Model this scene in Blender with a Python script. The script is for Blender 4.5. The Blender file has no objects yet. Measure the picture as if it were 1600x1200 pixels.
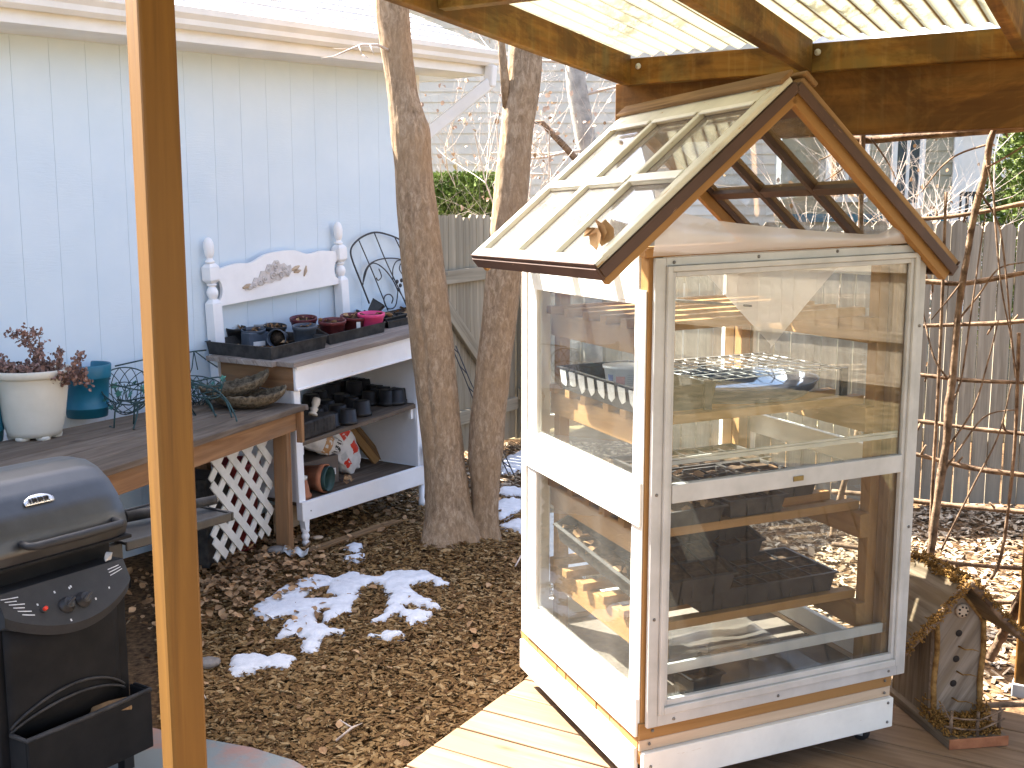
import bpy, math, random
import numpy as np
from mathutils import Vector, Matrix, noise

random.seed(7)
rng = np.random.default_rng(11)
scene = bpy.context.scene
COL = scene.collection
R = math.radians

# ------------------------------------------------------------------ camera
F_PX, PITCH, EYE = 1700.0, R(8.3), 1.62
cam_d = bpy.data.cameras.new("camera")
cam = bpy.data.objects.new("camera", cam_d)
COL.objects.link(cam)
cam.location = (0, 0, EYE)
cam.rotation_euler = (math.pi / 2 - PITCH, 0, 0)
cam_d.sensor_width = 36.0
cam_d.lens = F_PX / 1600.0 * 36.0
cam_d.clip_start = 0.05
cam_d.clip_end = 600
scene.camera = cam

# ------------------------------------------------------------------ sky and sun
SUN_EL, SUN_AZ = R(48.0), R(-56.0)          # azimuth from +Y towards +X
world = bpy.data.worlds.new("World")
scene.world = world
world.use_nodes = True
wn = world.node_tree
sky = wn.nodes.new("ShaderNodeTexSky")
sky.sky_type = 'NISHITA'
sky.sun_disc = False
sky.sun_elevation = SUN_EL
sky.sun_rotation = SUN_AZ
sky.air_density = .75
sky.dust_density = 4.0
sky.ozone_density = .8
bgn = wn.nodes["Background"]
bgn.inputs[1].default_value = 0.09
wn.links.new(sky.outputs[0], bgn.inputs[0])
S = Vector((math.sin(SUN_AZ) * math.cos(SUN_EL), math.cos(SUN_AZ) * math.cos(SUN_EL), math.sin(SUN_EL)))
sun_d = bpy.data.lights.new("sun", 'SUN')
sun_d.energy = 4.6
sun_d.angle = R(0.55)
sun_d.color = (1.0, 0.95, 0.87)
sun = bpy.data.objects.new("sun", sun_d)
COL.objects.link(sun)
sun.rotation_euler = (-S).to_track_quat('-Z', 'Y').to_euler()
sun.location = (-6, 6, 9)

scene.view_settings.view_transform = 'Standard'
scene.view_settings.look = 'None'
scene.view_settings.exposure = 3.15
scene.view_settings.gamma = 1.0
scene.render.engine = 'CYCLES'
cy = scene.cycles
cy.use_denoising = True
cy.max_bounces = 12
cy.transparent_max_bounces = 24
cy.transmission_bounces = 6
cy.caustics_reflective = False
cy.caustics_refractive = False
cy.sample_clamp_indirect = 8.0

# ------------------------------------------------------------------ pixel <-> place helpers (used to measure where things stand)
_fw = Vector((0, math.cos(PITCH), -math.sin(PITCH)))
_up = Vector((0, math.sin(PITCH), math.cos(PITCH)))
_C = Vector((0, 0, EYE))
def ray(px, py):
    return _fw + Vector((1, 0, 0)) * ((px - 800) / F_PX) - _up * ((py - 600) / F_PX)
def at_z(px, py, z):
    d = ray(px, py); return _C + d * ((z - EYE) / d.z)
def at_y(px, py, y):
    d = ray(px, py); return _C + d * (y / d.y)
def at_pl(px, py, p, n):
    d = ray(px, py); n = Vector(n); return _C + d * ((Vector(p) - _C).dot(n) / d.dot(n))

# ------------------------------------------------------------------ things, parts, tags
BASE = {}
def tag(o, label=None, cat=None, group=None, kind=None):
    if label: o['label'] = label
    if cat: o['category'] = cat
    if group: o['group'] = group
    if kind: o['kind'] = kind
    return o
def thing(name, base, label, cat, group=None):
    o = bpy.data.objects.new(name, None)
    o.empty_display_size = 0.05
    COL.objects.link(o)
    o.location = base
    BASE[o.name] = Vector(base)
    return tag(o, label, cat, group)
def root_of(o):
    while o.parent: o = o.parent
    return o
def copy_tree(o, loc=None, parent=None, rz=None):
    c = o.copy(); COL.objects.link(c)
    if parent is not None:
        c.parent = parent
    if loc is not None: c.location = loc
    if rz is not None: c.rotation_euler[2] = rz
    for ch in list(o.children):
        copy_tree(ch, parent=c)
    return c

class MB:
    """collects shapes into one mesh"""
    def __init__(s):
        s.v = []; s.f = []; s.uv = []; s.sm = []
    def face(s, idx, uvs, smooth=False):
        s.f.append(tuple(idx)); s.uv.append(uvs); s.sm.append(smooth)
    def poly(s, pts, uvscale=1.0, smooth=False):
        b = len(s.v); pts = [Vector(p) for p in pts]
        s.v += pts
        e = pts[1] - pts[0]
        e = e.normalized() if e.length > 1e-9 else Vector((1, 0, 0))
        nn = (pts[1] - pts[0]).cross(pts[2] - pts[0])
        g = nn.cross(e)
        g = g.normalized() if g.length > 1e-12 else Vector((0, 0, 1))
        s.face(range(b, b + len(pts)), [((p - pts[0]).dot(e) * uvscale, (p - pts[0]).dot(g) * uvscale) for p in pts], smooth)
    def hexa(s, c):
        """8 corners: index = x + 2*y + 4*z"""
        c = [Vector(p) for p in c]
        L = [(c[1] - c[0]).length, (c[2] - c[0]).length, (c[4] - c[0]).length]
        b = len(s.v); s.v += c
        ou, ov = random.uniform(0, 40), random.uniform(0, 40)
        ax = max(range(3), key=lambda i: L[i])
        for q in ((0, 2, 3, 1), (4, 5, 7, 6), (0, 1, 5, 4), (2, 6, 7, 3), (0, 4, 6, 2), (1, 3, 7, 5)):
            uvs = []
            for k in q:
                co = [((k >> i) & 1) * L[i] for i in range(3)]
                u = co[ax]; w = [co[i] for i in range(3) if i != ax]
                uvs.append((u + ou, w[0] + w[1] * 1.0 + ov))
            s.face([b + k for k in q], uvs)
    def box(s, lo, hi, m=None):
        m = m or (lambda x, y, z: Vector((x, y, z)))
        s.hexa([m((lo, hi)[k & 1][0], (lo, hi)[(k >> 1) & 1][1], (lo, hi)[(k >> 2) & 1][2]) for k in range(8)])
    def bar(s, p0, p1, w, h, up=(0, 0, 1), twist=0.0):
        p0, p1 = Vector(p0), Vector(p1)
        d = (p1 - p0).normalized(); up = Vector(up)
        if abs(d.dot(up)) > 0.98: up = Vector((0, 1, 0.01))
        sd = d.cross(up).normalized(); u2 = sd.cross(d).normalized()
        if twist:
            q = Matrix.Rotation(twist, 3, d); sd = q @ sd; u2 = q @ u2
        c = []
        for k in range(8):
            p = (p0, p1)[k & 1]
            c.append(p + sd * (w / 2 * (1 if k & 2 else -1)) + u2 * (h / 2 * (1 if k & 4 else -1)))
        s.hexa(c)
    def tube(s, pts, rad, n=7, cap=True, smooth=True, jit=0.0):
        pts = [Vector(p) for p in pts]
        if not hasattr(rad, '__len__'): rad = [rad] * len(pts)
        b = len(s.v); L = 0.0
        ref = None; ou = random.uniform(0, 40)
        Ls = []
        for i, p in enumerate(pts):
            t = (pts[min(i + 1, len(pts) - 1)] - pts[max(i - 1, 0)])
            t = t.normalized() if t.length > 1e-9 else Vector((0, 0, 1))
            if ref is None:
                ref = t.orthogonal().normalized()
            ref = (ref - t * ref.dot(t))
            ref = ref.normalized() if ref.length > 1e-6 else t.orthogonal().normalized()
            bi = t.cross(ref)
            if i: L += (p - pts[i - 1]).length
            Ls.append(L)
            for k in range(n):
                a = 2 * math.pi * k / n
                r = rad[i] * (1 + (random.uniform(-jit, jit) if jit else 0))
                s.v.append(p + (ref * math.cos(a) + bi * math.sin(a)) * r)
        for i in range(len(pts) - 1):
            for k in range(n):
                k2 = (k + 1) % n
                r = rad[i]
                w = 2 * math.pi * r / n
                s.face((b + i * n + k, b + i * n + k2, b + (i + 1) * n + k2, b + (i + 1) * n + k),
                       [(Ls[i] + ou, k * w), (Ls[i] + ou, (k + 1) * w), (Ls[i + 1] + ou, (k + 1) * w), (Ls[i + 1] + ou, k * w)], smooth)
        if cap:
            for i, rev in ((0, True), (len(pts) - 1, False)):
                ids = [b + i * n + k for k in range(n)]
                if rev: ids.reverse()
                s.face(ids, [(math.cos(k) * .01, math.sin(k) * .01) for k in range(n)])
    def lathe(s, o, prof, n=24, axis=(0, 0, 1), smooth=True, ripple=None):
        o = Vector(o); ax = Vector(axis).normalized()
        ref = ax.orthogonal().normalized()
        if abs(ax.z) > 0.99: ref = Vector((1, 0, 0))
        bi = ax.cross(ref)
        b = len(s.v)
        for i, (r, z) in enumerate(prof):
            for k in range(n):
                a = 2 * math.pi * k / n
                rr = r * (1 + (ripple(a, z) if ripple else 0))
                s.v.append(o + ax * z + (ref * math.cos(a) + bi * math.sin(a)) * rr)
        for i in range(len(prof) - 1):
            for k in range(n):
                k2 = (k + 1) % n
                u0, u1 = k * prof[i][0] * 6.28 / n, (k + 1) * prof[i][0] * 6.28 / n
                s.face((b + i * n + k, b + i * n + k2, b + (i + 1) * n + k2, b + (i + 1) * n + k),
                       [(u0, prof[i][1]), (u1, prof[i][1]), (u1, prof[i + 1][1]), (u0, prof[i + 1][1])], smooth)
        for i, rev in ((0, True), (len(prof) - 1, False)):
            if prof[i][0] > 1e-4:
                ids = [b + i * n + k for k in range(n)]
                if rev: ids.reverse()
                s.face(ids, [(0, 0)] * n)
    def prism(s, poly, vec):
        poly = [Vector(p) for p in poly]; vec = Vector(vec)
        n = len(poly)
        s.poly(list(reversed(poly))); s.poly([p + vec for p in poly])
        ou = random.uniform(0, 20)
        L = 0
        for i in range(n):
            a, c = poly[i], poly[(i + 1) % n]
            l = (c - a).length
            b = len(s.v); s.v += [a, c, c + vec, a + vec]
            s.face((b, b + 1, b + 2, b + 3), [(ou, L), (ou, L + l), (ou + vec.length, L + l), (ou + vec.length, L)])
            L += l
    def grid(s, nu, nv, fn, smooth=True):
        b = len(s.v)
        for i in range(nu + 1):
            for j in range(nv + 1):
                s.v.append(Vector(fn(i / nu, j / nv)))
        for i in range(nu):
            for j in range(nv):
                q = (b + i * (nv + 1) + j, b + (i + 1) * (nv + 1) + j, b + (i + 1) * (nv + 1) + j + 1, b + i * (nv + 1) + j + 1)
                s.face(q, [(i / nu, j / nv), ((i + 1) / nu, j / nv), ((i + 1) / nu, (j + 1) / nv), (i / nu, (j + 1) / nv)], smooth)
    def build(s, name, mat, parent=None, base=None, bevel=0.0, solid=0.0, sub=0, weld=0.0):
        off = Vector((0, 0, 0))
        if parent is not None:
            off = BASE[root_of(parent).name]
        elif base is not None:
            off = Vector(base)
        me = bpy.data.meshes.new(name)
        me.from_pydata([tuple(p - off) for p in s.v], [], s.f)
        uvl = me.uv_layers.new(name="UVMap")
        flat = [c for f in s.uv for uv in f for c in uv]
        uvl.data.foreach_set("uv", flat)
        me.polygons.foreach_set("use_smooth", s.sm)
        for m in (mat if isinstance(mat, (list, tuple)) else [mat]):
            me.materials.append(m)
        me.update()
        o = bpy.data.objects.new(name, me)
        COL.objects.link(o)
        if parent is not None: o.parent = parent
        elif base is not None:
            o.location = off
            BASE[o.name] = off
        else:
            BASE[o.name] = off
        if weld:
            w = o.modifiers.new("weld", 'WELD'); w.merge_threshold = weld
        if solid:
            so = o.modifiers.new("solid", 'SOLIDIFY'); so.thickness = solid; so.offset = 0
        if sub:
            sb = o.modifiers.new("sub", 'SUBSURF'); sb.levels = sub; sb.render_levels = sub
        if bevel:
            bv = o.modifiers.new("bevel", 'BEVEL'); bv.width = bevel; bv.segments = 2
            bv.limit_method = 'ANGLE'; bv.angle_limit = R(40)
        return o

# ------------------------------------------------------------------ materials
def srgb(r, g, b):
    f = lambda c: ((c / 255) / 12.92 if c / 255 <= .04045 else ((c / 255 + .055) / 1.055) ** 2.4)
    return (f(r), f(g), f(b), 1)
def lin(r, g, b): return (r, g, b, 1)
def new_mat(name):
    m = bpy.data.materials.new(name); m.use_nodes = True
    nt = m.node_tree
    return m, nt, nt.nodes["Principled BSDF"]
def N(nt, t, **kw):
    n = nt.nodes.new(t)
    for k, v in kw.items(): setattr(n, k, v)
    return n
def coords(nt, which='Object', scale=(1, 1, 1), loc=(0, 0, 0)):
    tc = N(nt, "ShaderNodeTexCoord"); mp = N(nt, "ShaderNodeMapping")
    mp.inputs['Scale'].default_value = scale; mp.inputs['Location'].default_value = loc
    nt.links.new(tc.outputs[which], mp.inputs[0]); return mp.outputs[0]
def noise_tex(nt, vec, scale, detail=5, rough=.55, dist=0.0):
    n = N(nt, "ShaderNodeTexNoise")
    n.inputs['Scale'].default_value = scale; n.inputs['Detail'].default_value = detail
    n.inputs['Roughness'].default_value = rough; n.inputs['Distortion'].default_value = dist
    nt.links.new(vec, n.inputs['Vector']); return n.outputs['Fac']
def ramp(nt, fac, stops, interp='LINEAR'):
    r = N(nt, "ShaderNodeValToRGB"); cr = r.color_ramp; cr.interpolation = interp
    while len(cr.elements) < len(stops): cr.elements.new(0.5)
    for e, (p, c) in zip(cr.elements, stops): e.position = p; e.color = c
    nt.links.new(fac, r.inputs[0]); return r.outputs[0]
def mixc(nt, fac, a, b, blend='MIX'):
    m = N(nt, "ShaderNodeMix", data_type='RGBA', blend_type=blend)
    for inp, v in ((m.inputs[0], fac), (m.inputs[6], a), (m.inputs[7], b)):
        if hasattr(v, 'is_output') or isinstance(v, bpy.types.NodeSocket): nt.links.new(v, inp)
        else: inp.default_value = v
    return m.outputs[2]
def bump(nt, bsdf, h, strength=.3, dist=.01):
    b = N(nt, "ShaderNodeBump"); b.inputs['Strength'].default_value = strength; b.inputs['Distance'].default_value = dist
    nt.links.new(h, b.inputs['Height']); nt.links.new(b.outputs[0], bsdf.inputs['Normal'])
def island_vary(nt, col, amt=.25):
    g = N(nt, "ShaderNodeNewGeometry"); h = N(nt, "ShaderNodeHueSaturation")
    mr = N(nt, "ShaderNodeMapRange"); mr.inputs[3].default_value = 1 - amt; mr.inputs[4].default_value = 1 + amt
    nt.links.new(g.outputs['Random Per Island'], mr.inputs[0])
    nt.links.new(mr.outputs[0], h.inputs['Value']); nt.links.new(col, h.inputs['Color'])
    return h.outputs[0]
def mat_wood(name, c1, c2, c3=None, rough=.7, along=2.5, across=55, vary=.15, bumpk=.25, spec=.3, stain=None, drip=None):
    m, nt, p = new_mat(name)
    v = coords(nt, 'UV', (along, across, 1))
    g = noise_tex(nt, v, 1.0, 6, .6, .6)
    col = ramp(nt, g, [(.3, c1), (.62, c2)])
    v2 = coords(nt, 'UV', (1.3, 9, 1), (3.1, 7.7, 0))
    g2 = noise_tex(nt, v2, 1.0, 4, .6, 1.2)
    if c3:
        f = ramp(nt, g2, [(.45, lin(0, 0, 0)), (.68, lin(1, 1, 1))])
        col = mixc(nt, f, col, c3)
    # knots
    vo = N(nt, "ShaderNodeTexVoronoi"); vo.inputs['Scale'].default_value = 1.0
    nt.links.new(coords(nt, 'UV', (2.2, 7, 1)), vo.inputs['Vector'])
    kf = ramp(nt, vo.outputs['Distance'], [(.0, lin(.75, .75, .75)), (.07, lin(.35, .35, .35)), (.11, lin(0, 0, 0))])
    col = mixc(nt, kf, col, tuple(c * .35 for c in c1[:3]) + (1,))
    if stain:
        st = noise_tex(nt, coords(nt, 'Object', (3, 3, 1.2)), 1.6, 5, .65)
        sf = ramp(nt, st, [(.5, lin(0, 0, 0)), (.66, lin(1, 1, 1))])
        col = mixc(nt, sf, col, stain)
    if drip:
        dn = noise_tex(nt, coords(nt, 'UV', (34, 2.2, 1)), 1.0, 4, .6, .3)
        col = mixc(nt, ramp(nt, dn, [(.52, lin(0, 0, 0)), (.68, lin(.6, .6, .6))]), col, drip)
        dk_ = noise_tex(nt, coords(nt, 'UV', (2.2, 5, 1), (9, 4, 0)), 1.0, 5, .7, .8)
        col = mixc(nt, ramp(nt, dk_, [(.42, lin(.65, .65, .65)), (.56, lin(0, 0, 0))]), col, tuple(x * .45 for x in c1[:3]) + (1,))
    if vary: col = island_vary(nt, col, vary)
    nt.links.new(col, p.inputs['Base Color'])
    p.inputs['Roughness'].default_value = rough
    p.inputs['Specular IOR Level'].default_value = spec
    bump(nt, p, g, bumpk, .004)
    return m
def mat_noise(name, c1, c2, scale=8, rough=.6, bumpk=.1, bscale=None, spec=.4, vary=0, metallic=0, detail=5, lo=.35, hi=.65):
    m, nt, p = new_mat(name)
    v = coords(nt, 'Object')
    g = noise_tex(nt, v, scale, detail, .6)
    col = ramp(nt, g, [(lo, c1), (hi, c2)])
    if vary: col = island_vary(nt, col, vary)
    nt.links.new(col, p.inputs['Base Color'])
    p.inputs['Roughness'].default_value = rough; p.inputs['Specular IOR Level'].default_value = spec
    p.inputs['Metallic'].default_value = metallic
    if bumpk:
        g2 = noise_tex(nt, v, bscale or scale * 6, 4, .6)
        bump(nt, p, g2, bumpk, .005)
    return m
def mat_paint(name, c, under, amount=.5, rough=.5, dirt=.25, along=5, across=40):
    """old paint: chips show the wood beneath, grime in broad patches"""
    m, nt, p = new_mat(name)
    v = coords(nt, 'UV', (along, across, 1))
    g = noise_tex(nt, v, 1.0, 7, .68, .4)
    big = noise_tex(nt, coords(nt, 'Object'), 4.0, 5, .65)
    dcol = tuple(x * (1 - dirt) for x in c[:3]) + (1,)
    base = ramp(nt, big, [(.35, dcol), (.62, c)])
    f = ramp(nt, g, [(amount, lin(0, 0, 0)), (amount + .03, lin(1, 1, 1))])
    uc = ramp(nt, big, [(.3, under), (.7, tuple(min(1, x * 1.6) for x in under[:3]) + (1,))])
    col = mixc(nt, f, base, uc)
    nt.links.new(col, p.inputs['Base Color'])
    p.inputs['Roughness'].default_value = rough
    p.inputs['Specular IOR Level'].default_value = .35
    bump(nt, p, f, -.25, .003)
    return m
def mat_glass(name, film=.06, filmcol=(.8, .8, .78, 1), spec=1.0, streak=6):
    m, nt, p = new_mat(name)
    nt.nodes.remove(p)
    out = [n for n in nt.nodes if n.type == 'OUTPUT_MATERIAL'][0]
    tr = N(nt, "ShaderNodeBsdfTransparent"); tr.inputs[0].default_value = (.96, .975, .965, 1)
    gl = N(nt, "ShaderNodeBsdfGlossy"); gl.inputs['Roughness'].default_value = .0
    # thin pane: Schlick reflectance from the angle of view, the same on both faces
    ge = N(nt, "ShaderNodeNewGeometry"); dp_ = N(nt, "ShaderNodeVectorMath", operation='DOT_PRODUCT')
    nt.links.new(ge.outputs['Normal'], dp_.inputs[0]); nt.links.new(ge.outputs['Incoming'], dp_.inputs[1])
    ab = N(nt, "ShaderNodeMath", operation='ABSOLUTE'); nt.links.new(dp_.outputs['Value'], ab.inputs[0])
    iv = N(nt, "ShaderNodeMath", operation='SUBTRACT'); iv.inputs[0].default_value = 1.0; nt.links.new(ab.outputs[0], iv.inputs[1])
    pw = N(nt, "ShaderNodeMath", operation='POWER'); pw.inputs[1].default_value = 5.0; nt.links.new(iv.outputs[0], pw.inputs[0])
    mu = N(nt, "ShaderNodeMath", operation='MULTIPLY_ADD'); mu.inputs[1].default_value = .95 * spec; mu.inputs[2].default_value = .05 * spec; mu.use_clamp = True
    nt.links.new(pw.outputs[0], mu.inputs[0])
    mx = N(nt, "ShaderNodeMixShader"); nt.links.new(mu.outputs[0], mx.inputs[0])
    nt.links.new(tr.outputs[0], mx.inputs[1]); nt.links.new(gl.outputs[0], mx.inputs[2])
    df = N(nt, "ShaderNodeBsdfDiffuse"); df.inputs[0].default_value = filmcol
    tl = N(nt, "ShaderNodeBsdfTranslucent"); tl.inputs[0].default_value = filmcol
    ad = N(nt, "ShaderNodeMixShader"); nt.links.new(df.outputs[0], ad.inputs[1]); nt.links.new(tl.outputs[0], ad.inputs[2])
    v = coords(nt, 'Object', (1, 1, .5))
    g = noise_tex(nt, v, streak, 6, .7, .5)
    mr = N(nt, "ShaderNodeMapRange"); mr.inputs[1].default_value = .3; mr.inputs[2].default_value = .75
    mr.inputs[3].default_value = film * .4; mr.inputs[4].default_value = film * 1.8
    nt.links.new(g, mr.inputs[0])
    m2 = N(nt, "ShaderNodeMixShader"); nt.links.new(mr.outputs[0], m2.inputs[0])
    nt.links.new(mx.outputs[0], m2.inputs[1]); nt.links.new(ad.outputs[0], m2.inputs[2])
    nt.links.new(m2.outputs[0], out.inputs[0])
    return m
def mat_sheet(name, col, trans=.5, clear=.2, gloss=.05, rough=.25):
    """thin plastic: scatters, lets light through"""
    m, nt, p = new_mat(name)
    nt.nodes.remove(p)
    out = [n for n in nt.nodes if n.type == 'OUTPUT_MATERIAL'][0]
    df = N(nt, "ShaderNodeBsdfDiffuse"); df.inputs[0].default_value = col
    tl = N(nt, "ShaderNodeBsdfTranslucent"); tl.inputs[0].default_value = col
    a = N(nt, "ShaderNodeMixShader"); a.inputs[0].default_value = trans
    nt.links.new(df.outputs[0], a.inputs[1]); nt.links.new(tl.outputs[0], a.inputs[2])
    tr = N(nt, "ShaderNodeBsdfTransparent"); tr.inputs[0].default_value = (1, 1, 1, 1)
    b = N(nt, "ShaderNodeMixShader"); b.inputs[0].default_value = clear
    nt.links.new(a.outputs[0], b.inputs[1]); nt.links.new(tr.outputs[0], b.inputs[2])
    gl = N(nt, "ShaderNodeBsdfGlossy"); gl.inputs['Roughness'].default_value = rough
    c = N(nt, "ShaderNodeMixShader"); c.inputs[0].default_value = gloss
    nt.links.new(b.outputs[0], c.inputs[1]); nt.links.new(gl.outputs[0], c.inputs[2])
    nt.links.new(c.outputs[0], out.inputs[0])
    return m

M = {}
M['post'] = mat_wood('stained_post_wood', lin(.115, .050, .006), lin(.185, .087, .012), lin(.15, .068, .009), .55, 1.2, 28, 0, .12, .35)
M['beam'] = mat_wood('stained_beam_wood', lin(.14, .055, .009), lin(.32, .155, .028), lin(.24, .14, .03), .7, 1.6, 26, .12, .3, .25, stain=lin(.17, .13, .045), drip=lin(.34, .20, .06))
M['header'] = mat_wood('stained_header_wood', lin(.125, .05, .009), lin(.225, .103, .02), lin(.18, .09, .02), .7, 1.6, 22, .06, .3, .25, drip=lin(.24, .135, .04))
M['newwood'] = mat_wood('new_pine_wood', lin(.26, .13, .04), lin(.36, .195, .068), lin(.31, .165, .054), .65, 2, 35, .12, .15)
M['palewood'] = mat_wood('pale_grey_pine', lin(.42, .31, .20), lin(.56, .43, .30), lin(.48, .36, .25), .7, 2, 35, .1, .15)
M['deck'] = mat_wood('deck_boards', lin(.125, .070, .033), lin(.24, .152, .085), lin(.19, .115, .062), .75, 2, 30, .15, .35, .25)
M['deck_under'] = mat_noise('deck_dark_gap', lin(.02, .014, .01), lin(.03, .02, .014), 5, .9, 0)
M['table'] = mat_wood('weathered_table_wood', lin(.085, .06, .042), lin(.20, .155, .115), lin(.12, .09, .065), .85, 2.5, 30, .18, .5, .15)
M['tableapron'] = mat_wood('brown_table_apron', lin(.20, .10, .045), lin(.33, .18, .085), lin(.23, .14, .08), .75, 2, 30, .1, .3, .2)
M['greywood'] = mat_wood('grey_weathered_wood', lin(.17, .135, .11), lin(.37, .31, .26), lin(.26, .21, .175), .9, 2.5, 40, .2, .6, .1)
M['fence'] = mat_wood('grey_fence_boards', lin(.165, .138, .098), lin(.32, .278, .212), lin(.235, .20, .15), .9, 1.4, 26, .22, .5, .1)
M['gate'] = mat_wood('brownish_fence_boards', lin(.215, .185, .130), lin(.375, .33, .245), lin(.295, .252, .182), .9, 1.4, 26, .2, .5, .1)
M['white'] = mat_paint('white_furniture_paint', lin(.88, .87, .86), lin(.35, .22, .12), .74, .45, .08)
M['ghwhite'] = mat_paint('old_white_sash_paint', lin(.78, .76, .69), lin(.36, .24, .12), .66, .5, .14, 6, 40)
M['roofwhite'] = mat_paint('peeling_cream_paint', lin(.66, .63, .52), lin(.34, .21, .09), .62, .6, .2, 6, 30)
M['alum'] = mat_noise('painted_window_metal', lin(.40, .395, .37), lin(.50, .492, .465), 9, .45, .05, 60, .45)
M['alumgrey'] = mat_noise('grey_window_metal', lin(.45, .46, .45), lin(.55, .56, .55), 9, .35, .03, 60, .5, metallic=.2)
M['brownpaint'] = mat_paint('dark_brown_paint', lin(.085, .045, .03), lin(.28, .16, .08), .68, .55, .3)
M['oldbrown'] = mat_wood('old_brown_wood', lin(.13, .07, .03), lin(.30, .18, .085), lin(.20, .12, .06), .8, 2.5, 40, .2, .4, .2)
M['glass'] = mat_glass('window_glass', .016, (.75, .74, .70, 1))
M['frontglass'] = mat_glass('front_storm_glass', .018, (.70, .66, .58, 1), 1.45)
M['sideglass'] = mat_glass('dusty_side_glass', .035, (.80, .77, .70, 1), 1.0, 5)
M['roofglass'] = mat_glass('dusty_roof_glass', .10, (.85, .84, .80, 1), 1.15, 9)
M['houseglass'] = mat_noise('dark_window_pane', lin(.06, .07, .08), lin(.10, .11, .12), 3, .05, 0, spec=.6)
M['film'] = mat_sheet('plastic_film', lin(.74, .69, .66), .5, .28, .06)
M['corr'] = mat_sheet('corrugated_plastic', lin(.86, .80, .62), .80, .12, .03, .3)
M['black'] = mat_noise('black_plastic', lin(.012, .012, .013), lin(.028, .027, .027), 14, .45, .05, 90, .4)
M['blackdusty'] = mat_noise('dusty_black_plastic', lin(.018, .017, .016), lin(.055, .05, .046), 18, .6, .08, 90, .3)
M['grill'] = mat_noise('dark_grill_enamel', lin(.012, .014, .0165), lin(.024, .027, .030), 12, .36, .05, 200, .8)
M['grillpanel'] = mat_noise('grill_panel_plastic', lin(.016, .0165, .018), lin(.024, .0245, .026), 20, .55, .08, 300, .4)
M['white_ink'] = mat_noise('white_print', lin(.45, .45, .45), lin(.6, .6, .6), 60, .6, 0)
M['chrome'] = mat_noise('chrome_badge', lin(.45, .45, .45), lin(.85, .85, .85), 120, .25, .2, 200, .5, metallic=.9)
M['red'] = mat_noise('red_plastic', lin(.55, .03, .015), lin(.65, .045, .02), 20, .4, 0)
M['redfab'] = mat_noise('dull_red_plastic', lin(.22, .025, .025), lin(.32, .045, .04), 9, .6, .1)
M['planter'] = mat_noise('cream_planter_plastic', lin(.58, .53, .43), lin(.66, .61, .51), 5, .45, .04, 80, .4)
M['teal'] = mat_noise('teal_pot_plastic', lin(.012, .13, .20), lin(.02, .17, .25), 6, .4, .04, 80, .45)
M['burgundy'] = mat_noise('burgundy_plastic', lin(.10, .018, .022), lin(.16, .035, .038), 12, .45, .05, 80, .4)
M['pink'] = mat_noise('hot_pink_plastic', lin(.72, .055, .20), lin(.80, .10, .26), 10, .4, .03, 80, .4)
M['potgrey'] = mat_noise('pale_grey_plastic', lin(.30, .31, .31), lin(.45, .45, .44), 10, .5, .05, 80, .4)
M['potblue'] = mat_noise('slate_plastic', lin(.05, .065, .085), lin(.09, .11, .14), 10, .45, .05, 80, .4)
M['terra'] = mat_noise('terracotta', lin(.32, .11, .05), lin(.46, .19, .10), 9, .8, .1, 60, .2)
M['greenpot'] = mat_noise('dark_green_plastic', lin(.02, .05, .045), lin(.035, .075, .065), 9, .5, .05, 80, .4)
M['soil'] = mat_noise('dry_soil', lin(.03, .02, .014), lin(.10, .066, .042), 60, .95, .6, 120, .1)
M['tag'] = mat_noise('white_plastic_tag', lin(.70, .70, .68), lin(.80, .80, .78), 10, .5, 0)
M['wire'] = mat_noise('dark_green_wire', lin(.012, .035, .035), lin(.03, .07, .065), 30, .5, 0, spec=.4)
M['ironwire'] = mat_noise('dark_iron', lin(.025, .027, .03), lin(.05, .05, .055), 30, .5, 0, spec=.4)
M['verdigris'] = mat_noise('green_metal_leaf', lin(.03, .14, .12), lin(.07, .24, .20), 30, .55, .1, 60)
M['coir'] = mat_noise('coir_liner', lin(.06, .045, .03), lin(.20, .155, .10), 45, .95, .9, 90, .1)
M['snow'] = mat_noise('snow', lin(.62, .635, .66), lin(.73, .74, .76), 30, .6, .5, 160, .3)
M['cardboard'] = mat_noise('grey_brown_cardboard', lin(.13, .10, .08), lin(.17, .135, .11), 6, .85, .05)
M['lattice'] = mat_noise('pale_lattice', lin(.55, .53, .47), lin(.66, .64, .58), 9, .6, .1, 60, .3)
M['cup'] = mat_noise('white_tub', lin(.76, .75, .70), lin(.84, .83, .79), 8, .4, 0, spec=.4)
M['cuppink'] = mat_noise('pink_print', lin(.62, .30, .28), lin(.70, .38, .35), 20, .5, 0)
M['cupblue'] = mat_noise('blue_print', lin(.12, .16, .32), lin(.2, .25, .42), 40, .5, 0)
M['blue'] = mat_noise('slate_blue_plastic', lin(.028, .05, .10), lin(.045, .075, .135), 5, .35, .03, 60, .5)
M['clearwire'] = mat_noise('pale_wire', lin(.55, .56, .54), lin(.7, .71, .69), 20, .3, 0, spec=.5)
M['moss'] = mat_noise('brown_moss', lin(.10, .05, .015), lin(.34, .18, .05), 70, .95, .9, 120, .1)
M['brick'] = mat_noise('rust_edge_wood', lin(.24, .08, .03), lin(.36, .14, .06), 20, .8, .3)
M['barkstick'] = mat_noise('twig_bark', lin(.075, .046, .029), lin(.27, .18, .115), 22, .85, .7, 60, .15)
M['palebark'] = mat_noise('pale_bark', lin(.24, .225, .20), lin(.40, .375, .335), 10, .85, .4, 40, .15)
M['twig'] = mat_noise('pale_twig', lin(.42, .33, .26), lin(.62, .53, .45), 12, .85, 0)
M['dryleaf'] = mat_noise('dry_leaf', lin(.22, .12, .055), lin(.44, .28, .15), 14, .8, .2, 60, .15, vary=.4)
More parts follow.
